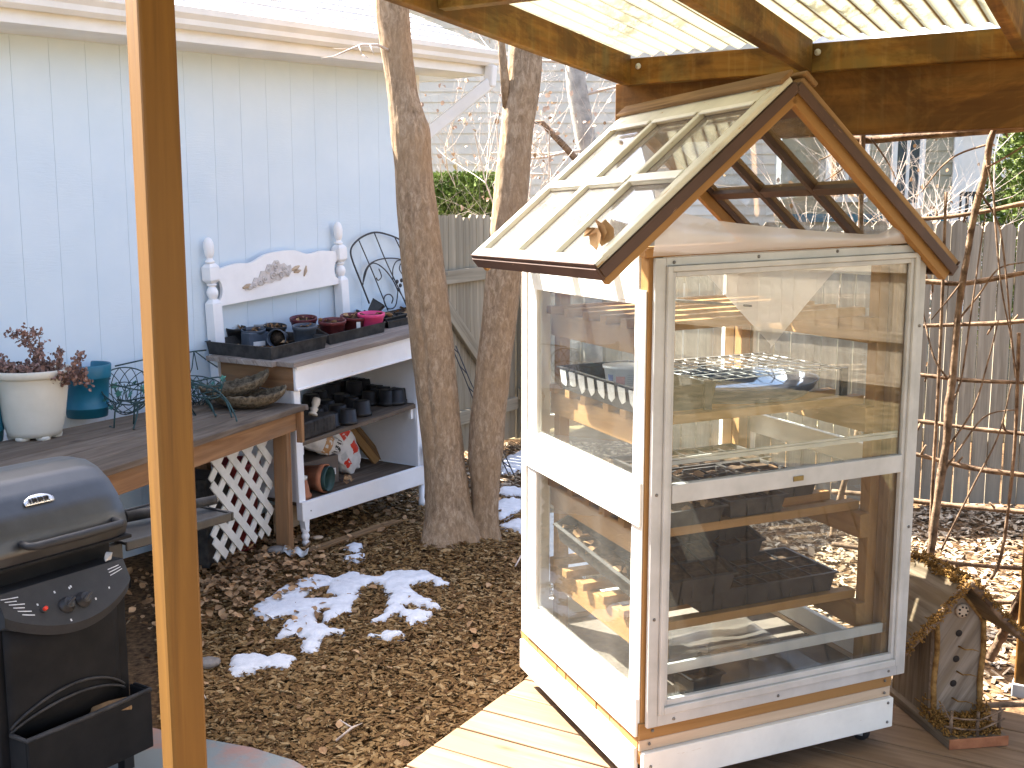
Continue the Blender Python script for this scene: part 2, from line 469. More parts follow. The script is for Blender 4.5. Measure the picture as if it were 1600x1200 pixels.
M['deadleaf'] = mat_noise('dead_plant_leaf', lin(.17, .095, .075), lin(.36, .22, .17), 30, .85, .2, 60, .15, vary=.4)
M['steel'] = mat_noise('screw_steel', lin(.12, .11, .10), lin(.25, .23, .2), 40, .4, 0, metallic=.6)
M['caster'] = M['black']
M['roofshingle'] = mat_noise('pale_shingles', lin(.55, .52, .49), lin(.68, .65, .62), 12, .9, .4, 40, .1, vary=.12)
M['trim'] = mat_noise('white_house_trim', lin(.72, .70, .65), lin(.80, .78, .74), 4, .5, .04, 40, .3)
M['slab'] = mat_noise('painted_concrete', lin(.24, .26, .25), lin(.36, .22, .18), 5, .85, .3, 40, .2, lo=.47, hi=.6)

def mat_siding():
    m, nt, p = new_mat('pale_blue_wood_siding')
    v = coords(nt, 'UV', (1, 1, 1))
    g = noise_tex(nt, coords(nt, 'UV', (5, 60, 1)), 1.0, 5, .6, .5)
    big = noise_tex(nt, coords(nt, 'UV', (1, 1, 1)), 3.0, 4, .6)
    col = ramp(nt, big, [(.3, lin(.575, .67, .735)), (.7, lin(.625, .71, .765))])
    # small chips in the paint
    ch = noise_tex(nt, coords(nt, 'UV', (14, 30, 1)), 1.0, 5, .7)
    f = ramp(nt, ch, [(.735, lin(0, 0, 0)), (.75, lin(1, 1, 1))])
    col = mixc(nt, f, col, lin(.40, .42, .42))
    nt.links.new(col, p.inputs['Base Color'])
    p.inputs['Roughness'].default_value = .6
    p.inputs['Specular IOR Level'].default_value = .25
    rf = noise_tex(nt, coords(nt, 'UV', (6, 45, 1)), 1.0, 6, .65, 2.0)
    msk = ramp(nt, noise_tex(nt, coords(nt, 'UV', (1.6, 2.2, 1), (5, 2, 0)), 1.0, 3, .5), [(.48, lin(0, 0, 0)), (.62, lin(1, 1, 1))])
    hh = mixc(nt, msk, lin(.5, .5, .5), rf)
    bump(nt, p, hh, .3, .008)
    return m
M['siding'] = mat_siding()
def mat_bark():
    m, nt, p = new_mat('furrowed_bark')
    v = coords(nt, 'Object', (1, 1, .42))
    g = noise_tex(nt, v, 42, 8, .75, .5)
    vo = N(nt, "ShaderNodeTexVoronoi"); vo.inputs['Scale'].default_value = 30
    nt.links.new(v, vo.inputs['Vector'])
    col = ramp(nt, g, [(.30, lin(.12, .078, .045)), (.5, lin(.29, .205, .13)), (.70, lin(.50, .385, .265))])
    big = noise_tex(nt, coords(nt, 'Object', (1, 1, .7)), 4, 4, .6)
    col = mixc(nt, ramp(nt, big, [(.4, lin(0, 0, 0)), (.65, lin(.55, .55, .55))]), col, lin(.31, .205, .115))
    nt.links.new(col, p.inputs['Base Color']); p.inputs['Roughness'].default_value = .92
    p.inputs['Specular IOR Level'].default_value = .12
    ad = N(nt, "ShaderNodeMath", operation='ADD'); nt.links.new(g, ad.inputs[0]); nt.links.new(vo.outputs['Distance'], ad.inputs[1])
    bump(nt, p, ad.outputs[0], .45, .012)
    return m
M['bark'] = mat_bark()
def mat_chips():
    m, nt, p = new_mat('wood_chips')
    g = N(nt, "ShaderNodeNewGeometry")
    col = ramp(nt, g.outputs['Random Per Island'], [(0, lin(.105, .053, .018)), (.3, lin(.18, .097, .034)), (.6, lin(.255, .148, .055)), (.85, lin(.33, .205, .085)), (1, lin(.43, .30, .15))])
    n = noise_tex(nt, coords(nt, 'Object'), 90, 3, .6)
    col = mixc(nt, .5, col, ramp(nt, n, [(.3, lin(.3, .3, .3)), (.7, lin(1, 1, 1))]), 'MULTIPLY')
    nt.links.new(col, p.inputs['Base Color']); p.inputs['Roughness'].default_value = .85
    p.inputs['Specular IOR Level'].default_value = .2
    return m
M['chips'] = mat_chips()
M['ground'] = mat_noise('dark_mulch_soil', lin(.045, .026, .014), lin(.17, .10, .048), 38, .95, .9, 90, .1)
M['lawn'] = mat_noise('winter_lawn', lin(.085, .075, .038), lin(.18, .142, .082), 7, .95, .9, 120, .1)

def mat_corr():
    m, nt, p = new_mat('corrugated_plastic_dirt_shadow'); nt.nodes.remove(p)
    out = [n for n in nt.nodes if n.type == 'OUTPUT_MATERIAL'][0]
    tc = N(nt, "ShaderNodeTexCoord"); sp = N(nt, "ShaderNodeSeparateXYZ"); nt.links.new(tc.outputs['UV'], sp.inputs[0])
    a = N(nt, "ShaderNodeMath", operation='MULTIPLY'); a.inputs[1].default_value = 3.95 / .067; nt.links.new(sp.outputs[0], a.inputs[0])
    fr = N(nt, "ShaderNodeMath", operation='FRACT'); nt.links.new(a.outputs[0], fr.inputs[0])
    line = ramp(nt, fr.outputs[0], [(0, lin(0, 0, 0)), (.34, lin(0, 0, 0)), (.46, lin(1, 1, 1)), (.54, lin(1, 1, 1)), (.66, lin(0, 0, 0))])
    nz = noise_tex(nt, coords(nt, 'UV', (62, 26, 1)), 1.0, 5, .72, .3)
    shadow_blot = ramp(nt, nz, [(.50, lin(0, 0, 0)), (.60, lin(1, 1, 1))])  # blotches stand in for leaf and branch shadows on the sheet
    big = noise_tex(nt, coords(nt, 'UV', (7, 6, 1)), 1.0, 2, .5)
    bm_ = ramp(nt, big, [(.42, lin(0, 0, 0)), (.6, lin(.9, .9, .9))])
    bl = N(nt, "ShaderNodeMath", operation='MULTIPLY'); nt.links.new(shadow_blot, bl.inputs[0]); nt.links.new(bm_, bl.inputs[1])
    col = mixc(nt, bl.outputs[0], lin(.165, .155, .105), lin(.062, .057, .036))
    col = mixc(nt, line, col, lin(.026, .014, .004))
    df = N(nt, "ShaderNodeBsdfDiffuse"); tl = N(nt, "ShaderNodeBsdfTranslucent")
    nt.links.new(col, df.inputs[0]); nt.links.new(col, tl.inputs[0])
    x = N(nt, "ShaderNodeMixShader"); x.inputs[0].default_value = .68
    nt.links.new(df.outputs[0], x.inputs[1]); nt.links.new(tl.outputs[0], x.inputs[2])
    nt.links.new(x.outputs[0], out.inputs[0])
    return m
M['corr'] = mat_corr()

M['birdwood'] = mat_wood('brown_grey_barnwood', lin(.075, .052, .032), lin(.20, .155, .11), lin(.14, .095, .05), .9, 2.5, 40, .15, .6, .1)

M['grillbody'] = mat_noise('matt_black_sheet', lin(.007, .007, .007), lin(.014, .013, .0125), 10, .75, .05, 120, .2)
M['ochre'] = mat_noise('ochre_bark_edge', lin(.13, .06, .016), lin(.32, .18, .06), 40, .9, .6, 80, .15)
M['sunlit_chips'] = mat_chips();  # lighter copy of the chip material, sunlight put into its colours
for n_ in M['sunlit_chips'].node_tree.nodes:
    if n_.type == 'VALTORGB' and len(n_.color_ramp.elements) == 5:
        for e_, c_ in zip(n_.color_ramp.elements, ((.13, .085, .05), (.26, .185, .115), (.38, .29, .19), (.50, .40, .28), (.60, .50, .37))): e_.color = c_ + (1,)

M['paleleaf'] = mat_noise('pale_dried_leaf', lin(.42, .28, .20), lin(.62, .47, .37), 14, .8, .1, 60, .15, vary=.3)

M['ghfloor'] = mat_noise('grey_floor_panel', lin(.085, .07, .055), lin(.15, .125, .10), 6, .85, .2)
M['ghsheet'] = mat_sheet('dull_sheeting', lin(.20, .18, .155), .4, .45, .10, .2)

M['birdfront'] = mat_wood('weathered_front_board', lin(.14, .10, .068), lin(.29, .225, .165), lin(.21, .15, .095), .9, 2.5, 40, .1, .6, .1)
M['brass'] = mat_noise('dull_brass', lin(.16, .115, .04), lin(.26, .19, .07), 40, .4, .05, 80, .5, metallic=.5)
# ------------------------------------------------------------------ ground
GZ = -0.15
def ground_h(x, y):
    d2 = (x + .33) ** 2 + (y - 5.95) ** 2
    return GZ + .05 * math.exp(-d2 / .12) + .012 * noise.noise((x * 1.7, y * 1.7, 0)) if (-4 < x < 6 and 2 < y < 9) else GZ
mb = MB()
def gfun(u, v):
    x = -60 + 160 * u; y = -40 + 140 * v
    return (x, y, GZ - .03)
mb.grid(8, 8, gfun)
b = mb.build("ground", M['lawn']); tag(b, kind='structure')
mb = MB()
mb.grid(160, 110, lambda u, v: (-3.2 + 9.4 * u, 2.6 + 6.4 * v, ground_h(-3.2 + 9.4 * u, 2.6 + 6.4 * v) - .012 + .010 * noise.noise((u * 160, v * 120, 3))))
tag(mb.build("mulch_bed", M['ground']), kind='structure')

DE = Vector((.865, -.5, 0)).normalized(); DF = Vector((.5, .865, 0)).normalized()
def in_deck(x, y):
    return (x * DE.x + y * DE.y) > -1.84 and (x * DF.x + y * DF.y) < 3.85
def in_slab(x, y):
    return y < 3.52 - .55 * max(0, x + 1.08) and x < -.55
# wood chips: many small bent slivers in one sheet
def chips(n, sampler, lmin, lmax, name, lift=.012, mat=None):
    V = []; F = []; k = 0
    for _ in range(n):
        x, y = sampler()
        if in_deck(x, y) or in_slab(x, y): continue
        L = random.uniform(lmin, lmax) * (1.5 if random.random() < .1 else 1); W = L * random.uniform(.2, .5)
        a = random.uniform(0, 6.283); tilt = random.gauss(0, .22); roll = random.gauss(0, .27)
        ca, sa = math.cos(a), math.sin(a)
        z0 = ground_h(x, y) + random.uniform(-.004, lift)
        t = Vector((ca, sa, math.sin(tilt))); w = Vector((-sa, ca, math.sin(roll)))
        c = Vector((x, y, z0)); th = Vector((0, 0, -random.uniform(.003, .007)))
        bend = Vector((0, 0, random.uniform(-.1, .25) * L))
        j = random.uniform(.55, 1)
        p = [c - t * L / 2 - w * W / 2 * j, c - w * W / 2 + bend * .3, c + t * L / 2 - w * W / 2 * random.uniform(.4, 1),
             c + t * L / 2 + w * W / 2 * random.uniform(.4, 1), c + w * W / 2 + bend * .3, c - t * L / 2 + w * W / 2 * j]
        V += p + [p[0] + th, p[1] + th, p[2] + th]
        F += [(k, k + 1, k + 4, k + 5), (k + 1, k + 2, k + 3, k + 4), (k, k + 6, k + 7, k + 1), (k + 1, k + 7, k + 8, k + 2)]
        k += 9
    me = bpy.data.meshes.new(name); me.from_pydata([tuple(v) for v in V], [], F)
    me.materials.append(mat or M['chips']); me.update()
    o = bpy.data.objects.new(name, me); COL.objects.link(o)
    return o
def near_patch():
    y = 3.0 + 4.2 * random.random() ** 1.25
    x = random.uniform(-.34, .06 + .012 * y) * y
    return x, y
tag(chips(62000, near_patch, .012, .040, "wood_chip_mulch"), "brown shredded wood chip mulch covering the shaded yard", "mulch", kind='stuff')
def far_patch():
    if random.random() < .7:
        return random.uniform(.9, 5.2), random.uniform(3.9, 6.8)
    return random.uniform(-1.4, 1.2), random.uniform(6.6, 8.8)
tag(chips(19000, far_patch, .02, .055, "sunlit_wood_chips", .012, M['sunlit_chips']), "pale wood chips in sun beyond the twig trellis", "mulch", kind='stuff')

# fallen leaves
def leaf_pts(c, L, a, tilt, roll, curl):
    q = Matrix.Rotation(a, 3, 'Z') @ Matrix.Rotation(tilt, 3, 'Y') @ Matrix.Rotation(roll, 3, 'X')
    W = L * .36
    loc = [(-L / 2, 0, 0), (-.18 * L, -W, curl), (.2 * L, -W * .8, curl), (L / 2, 0, 0), (.2 * L, W * .8, curl), (-.18 * L, W, curl)]
    return [Vector(c) + q @ Vector(p) for p in loc]
mb = MB()
def add_leaf(mb, c, L, flat=.35, curlm=.25):
    p = leaf_pts(c, L, random.uniform(0, 6.28), random.gauss(0, flat), random.gauss(0, flat), random.uniform(-.1, 1) * L * curlm)
    b0 = len(mb.v); mb.v += p
    mb.face((b0, b0 + 1, b0 + 2, b0 + 3), [(0, 0)] * 4, True); mb.face((b0, b0 + 3, b0 + 4, b0 + 5), [(0, 0)] * 4, True)
for _ in range(900):
    t = random.random()
    x = random.gauss(-1.38, .25); y = random.gauss(5.35, .42)
    if in_slab(x, y) or x < -2.2: continue
    add_leaf(mb, (x, y, ground_h(x, y) + .02 + random.random() * .05 * max(0, 1 - abs(x + 1.4) * 2)), random.uniform(.022, .055))
for _ in range(160):
    x, y = near_patch()
    if in_deck(x, y) or in_slab(x, y): continue
    add_leaf(mb, (x, y, ground_h(x, y) + .02), random.uniform(.025, .05))
for _ in range(150):
    x, y = random.gauss(-.75, .35), random.gauss(6.9, .35)
    add_leaf(mb, (x, y, ground_h(x, y) + .02), random.uniform(.03, .06))
tag(mb.build("leaf_litter", M['dryleaf']), "dry brown fallen leaves drifted below the wooden table and potting bench", "leaves", kind='stuff')

# loose twigs and a stone or two on the mulch
for (x0, y0, x1, y1), lb in (((805, 885, 817, 862), "thin pale twig lying on the mulch left of the greenhouse"),
                             ((525, 1157, 566, 1130), "forked dry twig on the mulch by the deck edge"),
                             ((302, 1084, 322, 1092), "short pale twig on the mulch beside the wooden post")):
    a, c = at_z(x0, y0, GZ + .02), at_z(x1, y1, GZ + .03)
    mid = (a + c) / 2 + Vector((.01, 0, .015))
    mb = MB(); mb.tube([a, mid, c], [.004, .0045, .002], 6)
    if 'forked' in lb: mb.tube([mid, mid + Vector((-.05, .04, .01))], [.003, .0015], 5)
    tag(mb.build("twig", M['twig'], base=a), lb, "twig")
mb = MB()
sp = at_z(425, 862, GZ)
for i in range(9):
    pass
def pebble(c, r, name, mat, label):
    mb = MB()
    mb.lathe(c, [(.001, -r * .3), (r * .8, -r * .25), (r, 0), (r * .85, r * .25), (r * .4, r * .4), (.001, r * .42)], 12, ripple=lambda a, z: .18 * math.sin(2 * a + 1) + .08 * math.sin(5 * a))
    return tag(mb.build(name, mat, base=c), label, "stone")
M['stone'] = mat_noise('flat_grey_stone', lin(.16, .14, .12), lin(.26, .235, .21), 18, .9, .4)
pebble(at_z(432, 860, GZ + .03), .055, "stone", M['stone'], "flat grey stone at the foot of the table leg")
pebble(at_z(497, 840, GZ + .03), .026, "stone", M['palewood'], "small cream stone behind the turned white bench leg")
pebble(at_z(322, 1036, GZ + .025), .05, "stone", M['stone'], "dark stone beside the small patch of snow")

# ------------------------------------------------------------------ snow
def snow(px_outline, hole=None, name="snow_patch", hmax=.022, cell=.011, crop=None):
    out = [at_z(x, y, GZ + .01) for x, y in px_outline]
    P = np.array([(p.x, p.y) for p in out])
    H = np.array([(p.x, p.y) for p in [at_z(x, y, GZ + .01) for x, y in hole]]) if hole else None
    x0, y0 = P.min(0) - .04; x1, y1 = P.max(0) + .04
    nx, ny = int((x1 - x0) / cell) + 1, int((y1 - y0) / cell) + 1
    X, Y = np.meshgrid(x0 + cell * np.arange(nx), y0 + cell * np.arange(ny), indexing='ij')
    def sd(Q):
        inside = np.zeros(X.shape, bool); dmin = np.full(X.shape, 9.0)
        n = len(Q)
        for i in range(n):
            ax, ay = Q[i]; bx, by = Q[(i + 1) % n]
            cond = ((ay > Y) != (by > Y)) & (X < (bx - ax) * (Y - ay) / (by - ay + 1e-12) + ax)
            inside ^= cond
            L2 = (bx - ax) ** 2 + (by - ay) ** 2 + 1e-12
            t = np.clip(((X - ax) * (bx - ax) + (Y - ay) * (by - ay)) / L2, 0, 1)
            dmin = np.minimum(dmin, np.hypot(X - ax - t * (bx - ax), Y - ay - t * (by - ay)))
        return np.where(inside, dmin, -dmin)
    d = sd(P)
    if H is not None: d = np.minimum(d, -sd(H))
    nz = np.array([[noise.fractal((X[i, j] * 22, Y[i, j] * 22, 1.3), 1.0, 2.0, 4) for j in range(ny)] for i in range(nx)])
    d = d + .008 + .024 * nz
    ok = d > 0
    h = hmax * (1 - np.exp(-np.clip(d, 0, 1) / .018)) + .004 * nz
    mb = MB(); idx = {}
    for i in range(nx - 1):
        for j in range(ny - 1):
            q = [(i, j), (i + 1, j), (i + 1, j + 1), (i, j + 1)]
            if not any(ok[a] for a in q): continue
            ids = []
            for a in q:
                if a not in idx:
                    idx[a] = len(mb.v)
                    x, y = X[a], Y[a]
                    mb.v.append(Vector((x, y, ground_h(x, y) + (.006 + max(0, h[a]) if ok[a] else -.012))))
                ids.append(idx[a])
            mb.face(ids, [(0, 0)] * 4, True)
    o = mb.build(name, M['snow'])
    return o
cr = lambda L: [(300 + x / 2.909, 800 + y / 2.909) for x, y in L]
main = [(285,435),(350,390),(420,345),(500,305),(580,285),(640,300),(700,285),(760,280),(800,300),(850,300),(900,275),(960,268),(1040,270),(1100,285),(1150,320),(1120,325),(1080,305),(1020,315),(985,335),(1000,370),(1060,395),(1115,430),(1090,440),(1040,420),(975,410),(950,430),(1000,455),(1085,465),(1060,495),(990,512),(970,480),(930,460),(880,480),(820,500),(810,490),(870,465),(900,430),(910,380),(880,340),(820,320),(770,340),(750,380),(720,420),(690,455),(620,490),(600,475),(630,440),(580,430),(560,450),(565,490),(600,520),(690,535),(680,550),(600,555),(580,590),(550,630),(500,625),(505,580),(480,550),(380,560),(420,530),(430,500),(470,490),(440,465),(400,470),(340,495),(300,475)]
hole = [(500,370),(560,345),(640,320),(620,370),(650,390),(600,405),(520,395)]
tag(snow(cr(main), cr(hole)), "largest thin snow patch, ragged, in the middle of the mulch", "snow", kind='stuff')
SN = [(cr([(170,690),(190,655),(240,635),(300,640),(340,660),(380,645),(430,640),(450,660),(440,690),(400,710),(350,700),(290,710),(240,725),(195,735)]), "small oblong snow patch nearest the wooden post"),
      (cr([(700,160),(740,138),(768,152),(755,188),(712,180)]), "tiny snow patch before the potting bench, upper of two"),
      (cr([(695,214),(740,192),(772,198),(748,224)]), "tiny snow patch before the potting bench, lower of two"),
      (cr([(820,560),(870,545),(930,538),(960,550),(925,568),(860,574)]), "small thin snow strip just below the largest patch"),
      ([(781,761),(800,762),(818,764),(830,770),(818,774),(795,774),(781,770)], "narrow snow strip right of the twin tree, uppermost"),
      ([(776,782),(800,779),(825,784),(825,793),(800,799),(783,812),(776,800)], "snow strip right of the twin tree, in the middle"),
      ([(786,826),(798,818),(806,812),(825,810),(825,838),(812,838),(800,830)], "snow patch beside the back corner of the greenhouse"),
      ([(785,722),(800,712),(825,700),(840,730),(800,736),(786,736)], "flat snow patch at the foot of the back fence"),
      ([(835,800),(905,808),(918,880),(905,930),(868,925),(840,870)], "broad snow patch seen through the side of the greenhouse")]
for o_, lb in SN:
    tag(snow(o_, hmax=.018), lb, "snow", kind='stuff')

# ------------------------------------------------------------------ deck and slab
mb = MB()
def dk(e, f, z): return DE * e + DF * f + Vector((0, 0, z))
f = 3.84
while f > .2:
    mb.box((-1.83 + random.uniform(-.004, .004), f - .14, -.03), (3.6, f, random.uniform(-.0015, .0015)), dk)
    f -= .147
dck = mb.build("deck", M['deck'], bevel=.004); tag(dck, kind='structure')
mb = MB(); mb.box((-1.80, .2, GZ - .03), (3.6, 3.80, -.036), dk)
tag(mb.build("deck_frame", M['deck_under']), kind='structure')
mb = MB()
sl = [(-3.0, 4.3), (-1.9, 3.95), (-1.35, 3.64), (-1.08, 3.53), (-.88, 3.46), (-.72, 3.37), (-.6, 3.25), (-.55, 2.9), (-.6, 2.2), (-3.0, 2.2)]
mb.prism([(x, y, GZ - .02) for x, y in sl], (0, 0, .045))
tag(mb.build("patio_slab", M['slab'], bevel=.01), kind='structure')

# ------------------------------------------------------------------ blue house
HB = R(33.7)
HU = Vector((math.sin(HB), math.cos(HB), 0)); HN = Vector((math.cos(HB), -math.sin(HB), 0))
HOFF = -4.9
def hw(t, d, z): return HN * (HOFF + d) + HU * t + Vector((0, 0, z))       # along the wall, out from it, up
T0, T1 = -3.0, 6.13
eave = lambda t: 2.49 + .0494 * (t - 2.8)
house = thing("blue_house", hw(2, 0, GZ), "pale blue house with vertical grooved wood siding, white gutter and pale shingled roof", "house")
mb = MB()
t = T0
while t < T1 - .01:
    t2 = min(t + .203, T1); g = .0008
    z0 = GZ - .1
    mb.poly([hw(t + g, 0, z0), hw(t2 - g, 0, z0), hw(t2 - g, 0, eave(t2) + .1), hw(t + g, 0, eave(t) + .1)])
    b0 = len(mb.uv) - 1
    mb.uv[b0] = [(t + g, z0), (t2 - g, z0), (t2 - g, 2.8), (t + g, 2.8)]
    for (ta, da, tb, db) in ((t2 - g, 0, t2 - g, -.0025), (t2 - g, -.0025, t2 + g, -.0025), (t2 + g, -.0025, t2 + g, 0)):
        mb.poly([hw(ta, da, z0), hw(tb, db, z0), hw(tb, db, eave(tb) + .1), hw(ta, da, eave(ta) + .1)])
    t = t2
# return wall round the corner
mb.poly([hw(T1, 0, GZ - .1), hw(T1, -6, GZ - .1), hw(T1, -6, 3.2), hw(T1, 0, 2.75)])
mb.build("wall", M['siding'], house)
mb = MB()
mb.box((T1 - .09, .001, GZ), (T1 + .018, .022, eave(T1)), hw)
mb.box((T1 + .001, -.09, GZ), (T1 + .02, .0, eave(T1)), hw)
mb.build("corner_trim", M['trim'], house, bevel=.003)
TE = 6.55
def hwe(t, d, z): return hw(t, d, eave(t) + z)
mb = MB(); mb.box((T0, .33, 0), (TE, .352, .085), hwe); mb.build("fascia", M['trim'], house, bevel=.003)
mb = MB(); mb.box((T0, .003, .004), (TE - .0, .328, .016), hwe); mb.build("soffit", M['trim'], house)
# gutter: an open channel with an ogee front
mb = MB()
prof = [(.355, .155), (.355, .06), (.40, .055), (.425, .075), (.43, .10), (.455, .125), (.46, .155), (.452, .158), (.448, .13), (.42, .105), (.41, .08), (.37, .07)]
for i in range(len(prof)):
    (d0, z0), (d1, z1) = prof[i], prof[(i + 1) % len(prof)]
    if i == len(prof) - 1: continue
    mb.poly([hwe(T0, d0, z0), hwe(TE, d0, z0), hwe(TE, d1, z1), hwe(T0, d1, z1)], smooth=False)
mb.poly([hwe(TE, d, z) for d, z in prof[:7]])
mb.build("gutter", M['trim'], house, weld=.0005)
mb = MB()
rs = math.tan(R(24))
nrow = 24
for i in range(nrow):
    d0 = .40 - i * .16; d1 = d0 - .165
    z0 = .15 + (.40 - d0) * rs; z1 = .15 + (.40 - d1) * rs
    tt = T0
    while tt < TE:
        w = random.uniform(.25, .4); te = min(TE + .01, tt + w)
        lift = .010 + random.uniform(0, .003)
        mb.hexa([hwe(tt, d0, z0), hwe(te - .004, d0, z0), hwe(tt, d1, z1 - .012), hwe(te - .004, d1, z1 - .012),
                 hwe(tt, d0, z0 + lift), hwe(te - .004, d0, z0 + lift), hwe(tt, d1, z1 + .0), hwe(te - .004, d1, z1 + .0)])
        tt = te
mb.build("roof", M['roofshingle'], house)
mb = MB(); mb.poly([hwe(TE - .02, .33, .09), hwe(TE - .02, -3.4, .09 + 3.73 * rs), hwe(TE - .02, -3.4, -.02), hwe(TE - .02, .33, -.0)]); mb.build("gable_board", M['trim'], house, solid=.02)
# downspout: outlet, diagonal run back to the corner, then down
mb = MB()
p0 = hwe(TE - .08, .41, .06); p1 = hwe(TE - .085, .40, -.09)
p2 = hw(T1 - .02, .09, eave(T1) - .42); p3 = hw(T1 - .03, .065, eave(T1) - .56)
mb.bar(p0, p1, .075, .06, HU)
mb.bar(p1 + Vector((0, 0, .03)), p2, .062, .085, (0, 0, 1))
mb.bar(p2 + Vector((0, 0, .03)), p3, .075, .062, HU)
mb.bar(p3, hw(T1 - .03, .06, GZ + .05), .075, .06, HU)
mb.build("downspout", M['trim'], house, bevel=.012)

# ------------------------------------------------------------------ fences
def pickets(mb, p0, p1, w, gap, z0, z1, th=.018, ear=.03, jitter=.012, front=None):
    p0, p1 = Vector(p0), Vector(p1); L = (p1 - p0).length; d = (p1 - p0) / L
    nn = Vector((d.y, -d.x, 0)); s = 0.0
    while s < L:
        zt = z1 + random.uniform(-jitter, jitter); ww = w * random.uniform(.94, 1.03)
        lean = random.gauss(0, .004)
        a = p0 + d * s; c = p0 + d * (s + ww); k = nn * random.uniform(-.004, .004)
        e = min(ear, ww * .3)
        o = d * lean
        prof = [a + Vector((0, 0, z0)), c + Vector((0, 0, z0)), c + o + Vector((0, 0, zt - e)), c + o - d * e * .8 + Vector((0, 0, zt)), a + o + d * e * .8 + Vector((0, 0, zt)), a + o + Vector((0, 0, zt - e))]
        mb.prism([q + k for q in prof], nn * th)
        # wood grain runs up the board
        for fi in range(len(mb.uv) - 8, len(mb.uv)):
            pass
        s += ww + gap * random.uniform(.3, 1.7)
def swap_uv(mb):
    mb.uv = [[(v, u) for u, v in f] for f in mb.uv]
FN = Vector((HU.y, -HU.x, 0))
G0 = hw(T1 + .05, .03, 0)
gate = thing("wooden_gate", G0 + Vector((0, 0, GZ)), "weathered wooden gate with diagonal brace behind the twin tree", "gate")
mb = MB(); pickets(mb, G0, G0 + HU * 1.12, .085, .004, GZ + .05, 1.69); swap_uv(mb); mb.build("picket_panel", M['gate'], gate)
mb = MB()
gz = lambda s, z: G0 + HU * s + HN * .045 + Vector((0, 0, z))
mb.bar(gz(.02, 1.235), gz(1.12, 1.275), .04, .10); mb.build("rail", M['gate'], gate, bevel=.004)
mb = MB(); mb.bar(gz(.02, .17), gz(1.12, .19), .04, .10); mb.build("rail", M['gate'], gate, bevel=.004)
mb = MB(); mb.bar(gz(.05, 1.16), gz(.95, .27), .035, .10); mb.build("brace", M['gate'], gate, bevel=.004)
mb = MB(); mb.box((0.04, -.006, 0), (.16, .008, .03), lambda x, y, z: gz(x, 1.26 + z) + HN * (y + .03)); mb.build("latch", M['steel'], gate)
F1 = G0 + HU * 1.17
bf = thing("back_fence", F1 + Vector((0, 0, GZ)), "weathered board fence running behind the greenhouse from the gate", "fence")
F2 = F1 + HU * 2.6
mb = MB(); pickets(mb, F1, F2, .09, .006, GZ + .03, 1.68); swap_uv(mb); mb.build("picket_panel", M['gate'], bf)
for z in (.25, 1.25):
    mb = MB(); mb.bar(F1 + HN * .045 + Vector((0, 0, z)), F2 + HN * .045 + Vector((0, 0, z)), .04, .09); mb.build("rail", M['gate'], bf, bevel=.004)
for s in (0.02, 1.3, 2.55):
    mb = MB(); mb.bar(F1 + HU * s + HN * .11 + Vector((0, 0, GZ - .1)), F1 + HU * s + HN * .11 + Vector((0, 0, 1.6)), .09, .09, HU); mb.build("post", M['gate'], bf, bevel=.006)
rf = thing("side_fence", (2.8, 6.65, GZ), "grey picket fence with bright gaps behind the twig trellis", "fence")
q0, q1 = Vector((1.0, 6.92, 0)), Vector((4.9, 6.58, 0))
mb = MB(); pickets(mb, q0, q1, .088, .009, GZ + .02, 1.63, jitter=.02); swap_uv(mb); mb.build("picket_panel", M['fence'], rf)
for z in (.3, 1.3):
    mb = MB(); mb.bar(q0 + Vector((0, .05, z)), q1 + Vector((0, .05, z)), .04, .09); mb.build("rail", M['fence'], rf)
# yard fence to the right: seen only as a reflection in the greenhouse glass
yf = thing("yard_fence", (8.5, 2, GZ), "long grey board fence across the lawn, reflected in the greenhouse front pane", "fence")
y0, y1 = Vector((7.6, 9.0, 0)), Vector((9.6, -6.5, 0))
mb = MB(); pickets(mb, y1, y0, .14, .010, GZ + .08, 1.68); swap_uv(mb); mb.build("picket_panel", M['fence'], yf)
for z in (.05, .5, 1.2):
    mb = MB(); mb.bar(y0 + Vector((-.05, 0, z)), y1 + Vector((-.05, 0, z)), .04, .10); mb.build("rail", M['fence'], yf)

# ------------------------------------------------------------------ neighbours
def lap_wall(p0, p1, z0, z1, course, mb, out):
    p0, p1 = Vector(p0), Vector(p1)
    z = z0
    while z < z1:
        a = Vector((0, 0, z)); c = Vector((0, 0, z + course))
        mb.poly([p0 + out * .018 + a, p1 + out * .018 + a, p1 + out * .003 + c, p0 + out * .003 + c])
        mb.poly([p0 + a, p1 + a, p1 + out * .018 + a, p0 + out * .018 + a])
        z += course
M['lapgrey'] = mat_noise('pale_grey_vinyl', lin(.50, .475, .415), lin(.56, .535, .47), 3, .55, .03, 40, .3)
M['laptan'] = mat_noise('tan_vinyl', lin(.36, .32, .225), lin(.42, .375, .27), 3, .55, .03, 40, .3)
h1 = thing("neighbour_house", (1.0, 13.2, GZ), "pale grey house with lapped siding behind the trees and gate", "house")
mb = MB(); lap_wall((-3.2, 13.0, 0), (3.1, 13.0, 0), GZ, 4.2, .118, mb, Vector((0, -1, 0))); 
mb.poly([(3.1, 13, GZ), (3.1, 19, GZ), (3.1, 19, 4.3), (3.1, 13, 4.3)]); mb.poly([(-3.2, 13, GZ), (-3.2, 19, GZ), (-3.2, 19, 4.3), (-3.2, 13, 4.3)])
mb.build("wall", M['lapgrey'], h1)
mb = MB(); mb.hexa([(-3.6, 12.6, 4.2), (3.5, 12.6, 4.2), (-3.6, 16, 5.8), (3.5, 16, 5.8), (-3.6, 12.6, 4.26), (3.5, 12.6, 4.26), (-3.6, 16, 5.86), (3.5, 16, 5.86)]); mb.build("roof", M['roofshingle'], h1)
h2 = thing("neighbour_house", (5.0, 14.2, GZ), "tan sided house with white window trim seen past the greenhouse roof", "house")
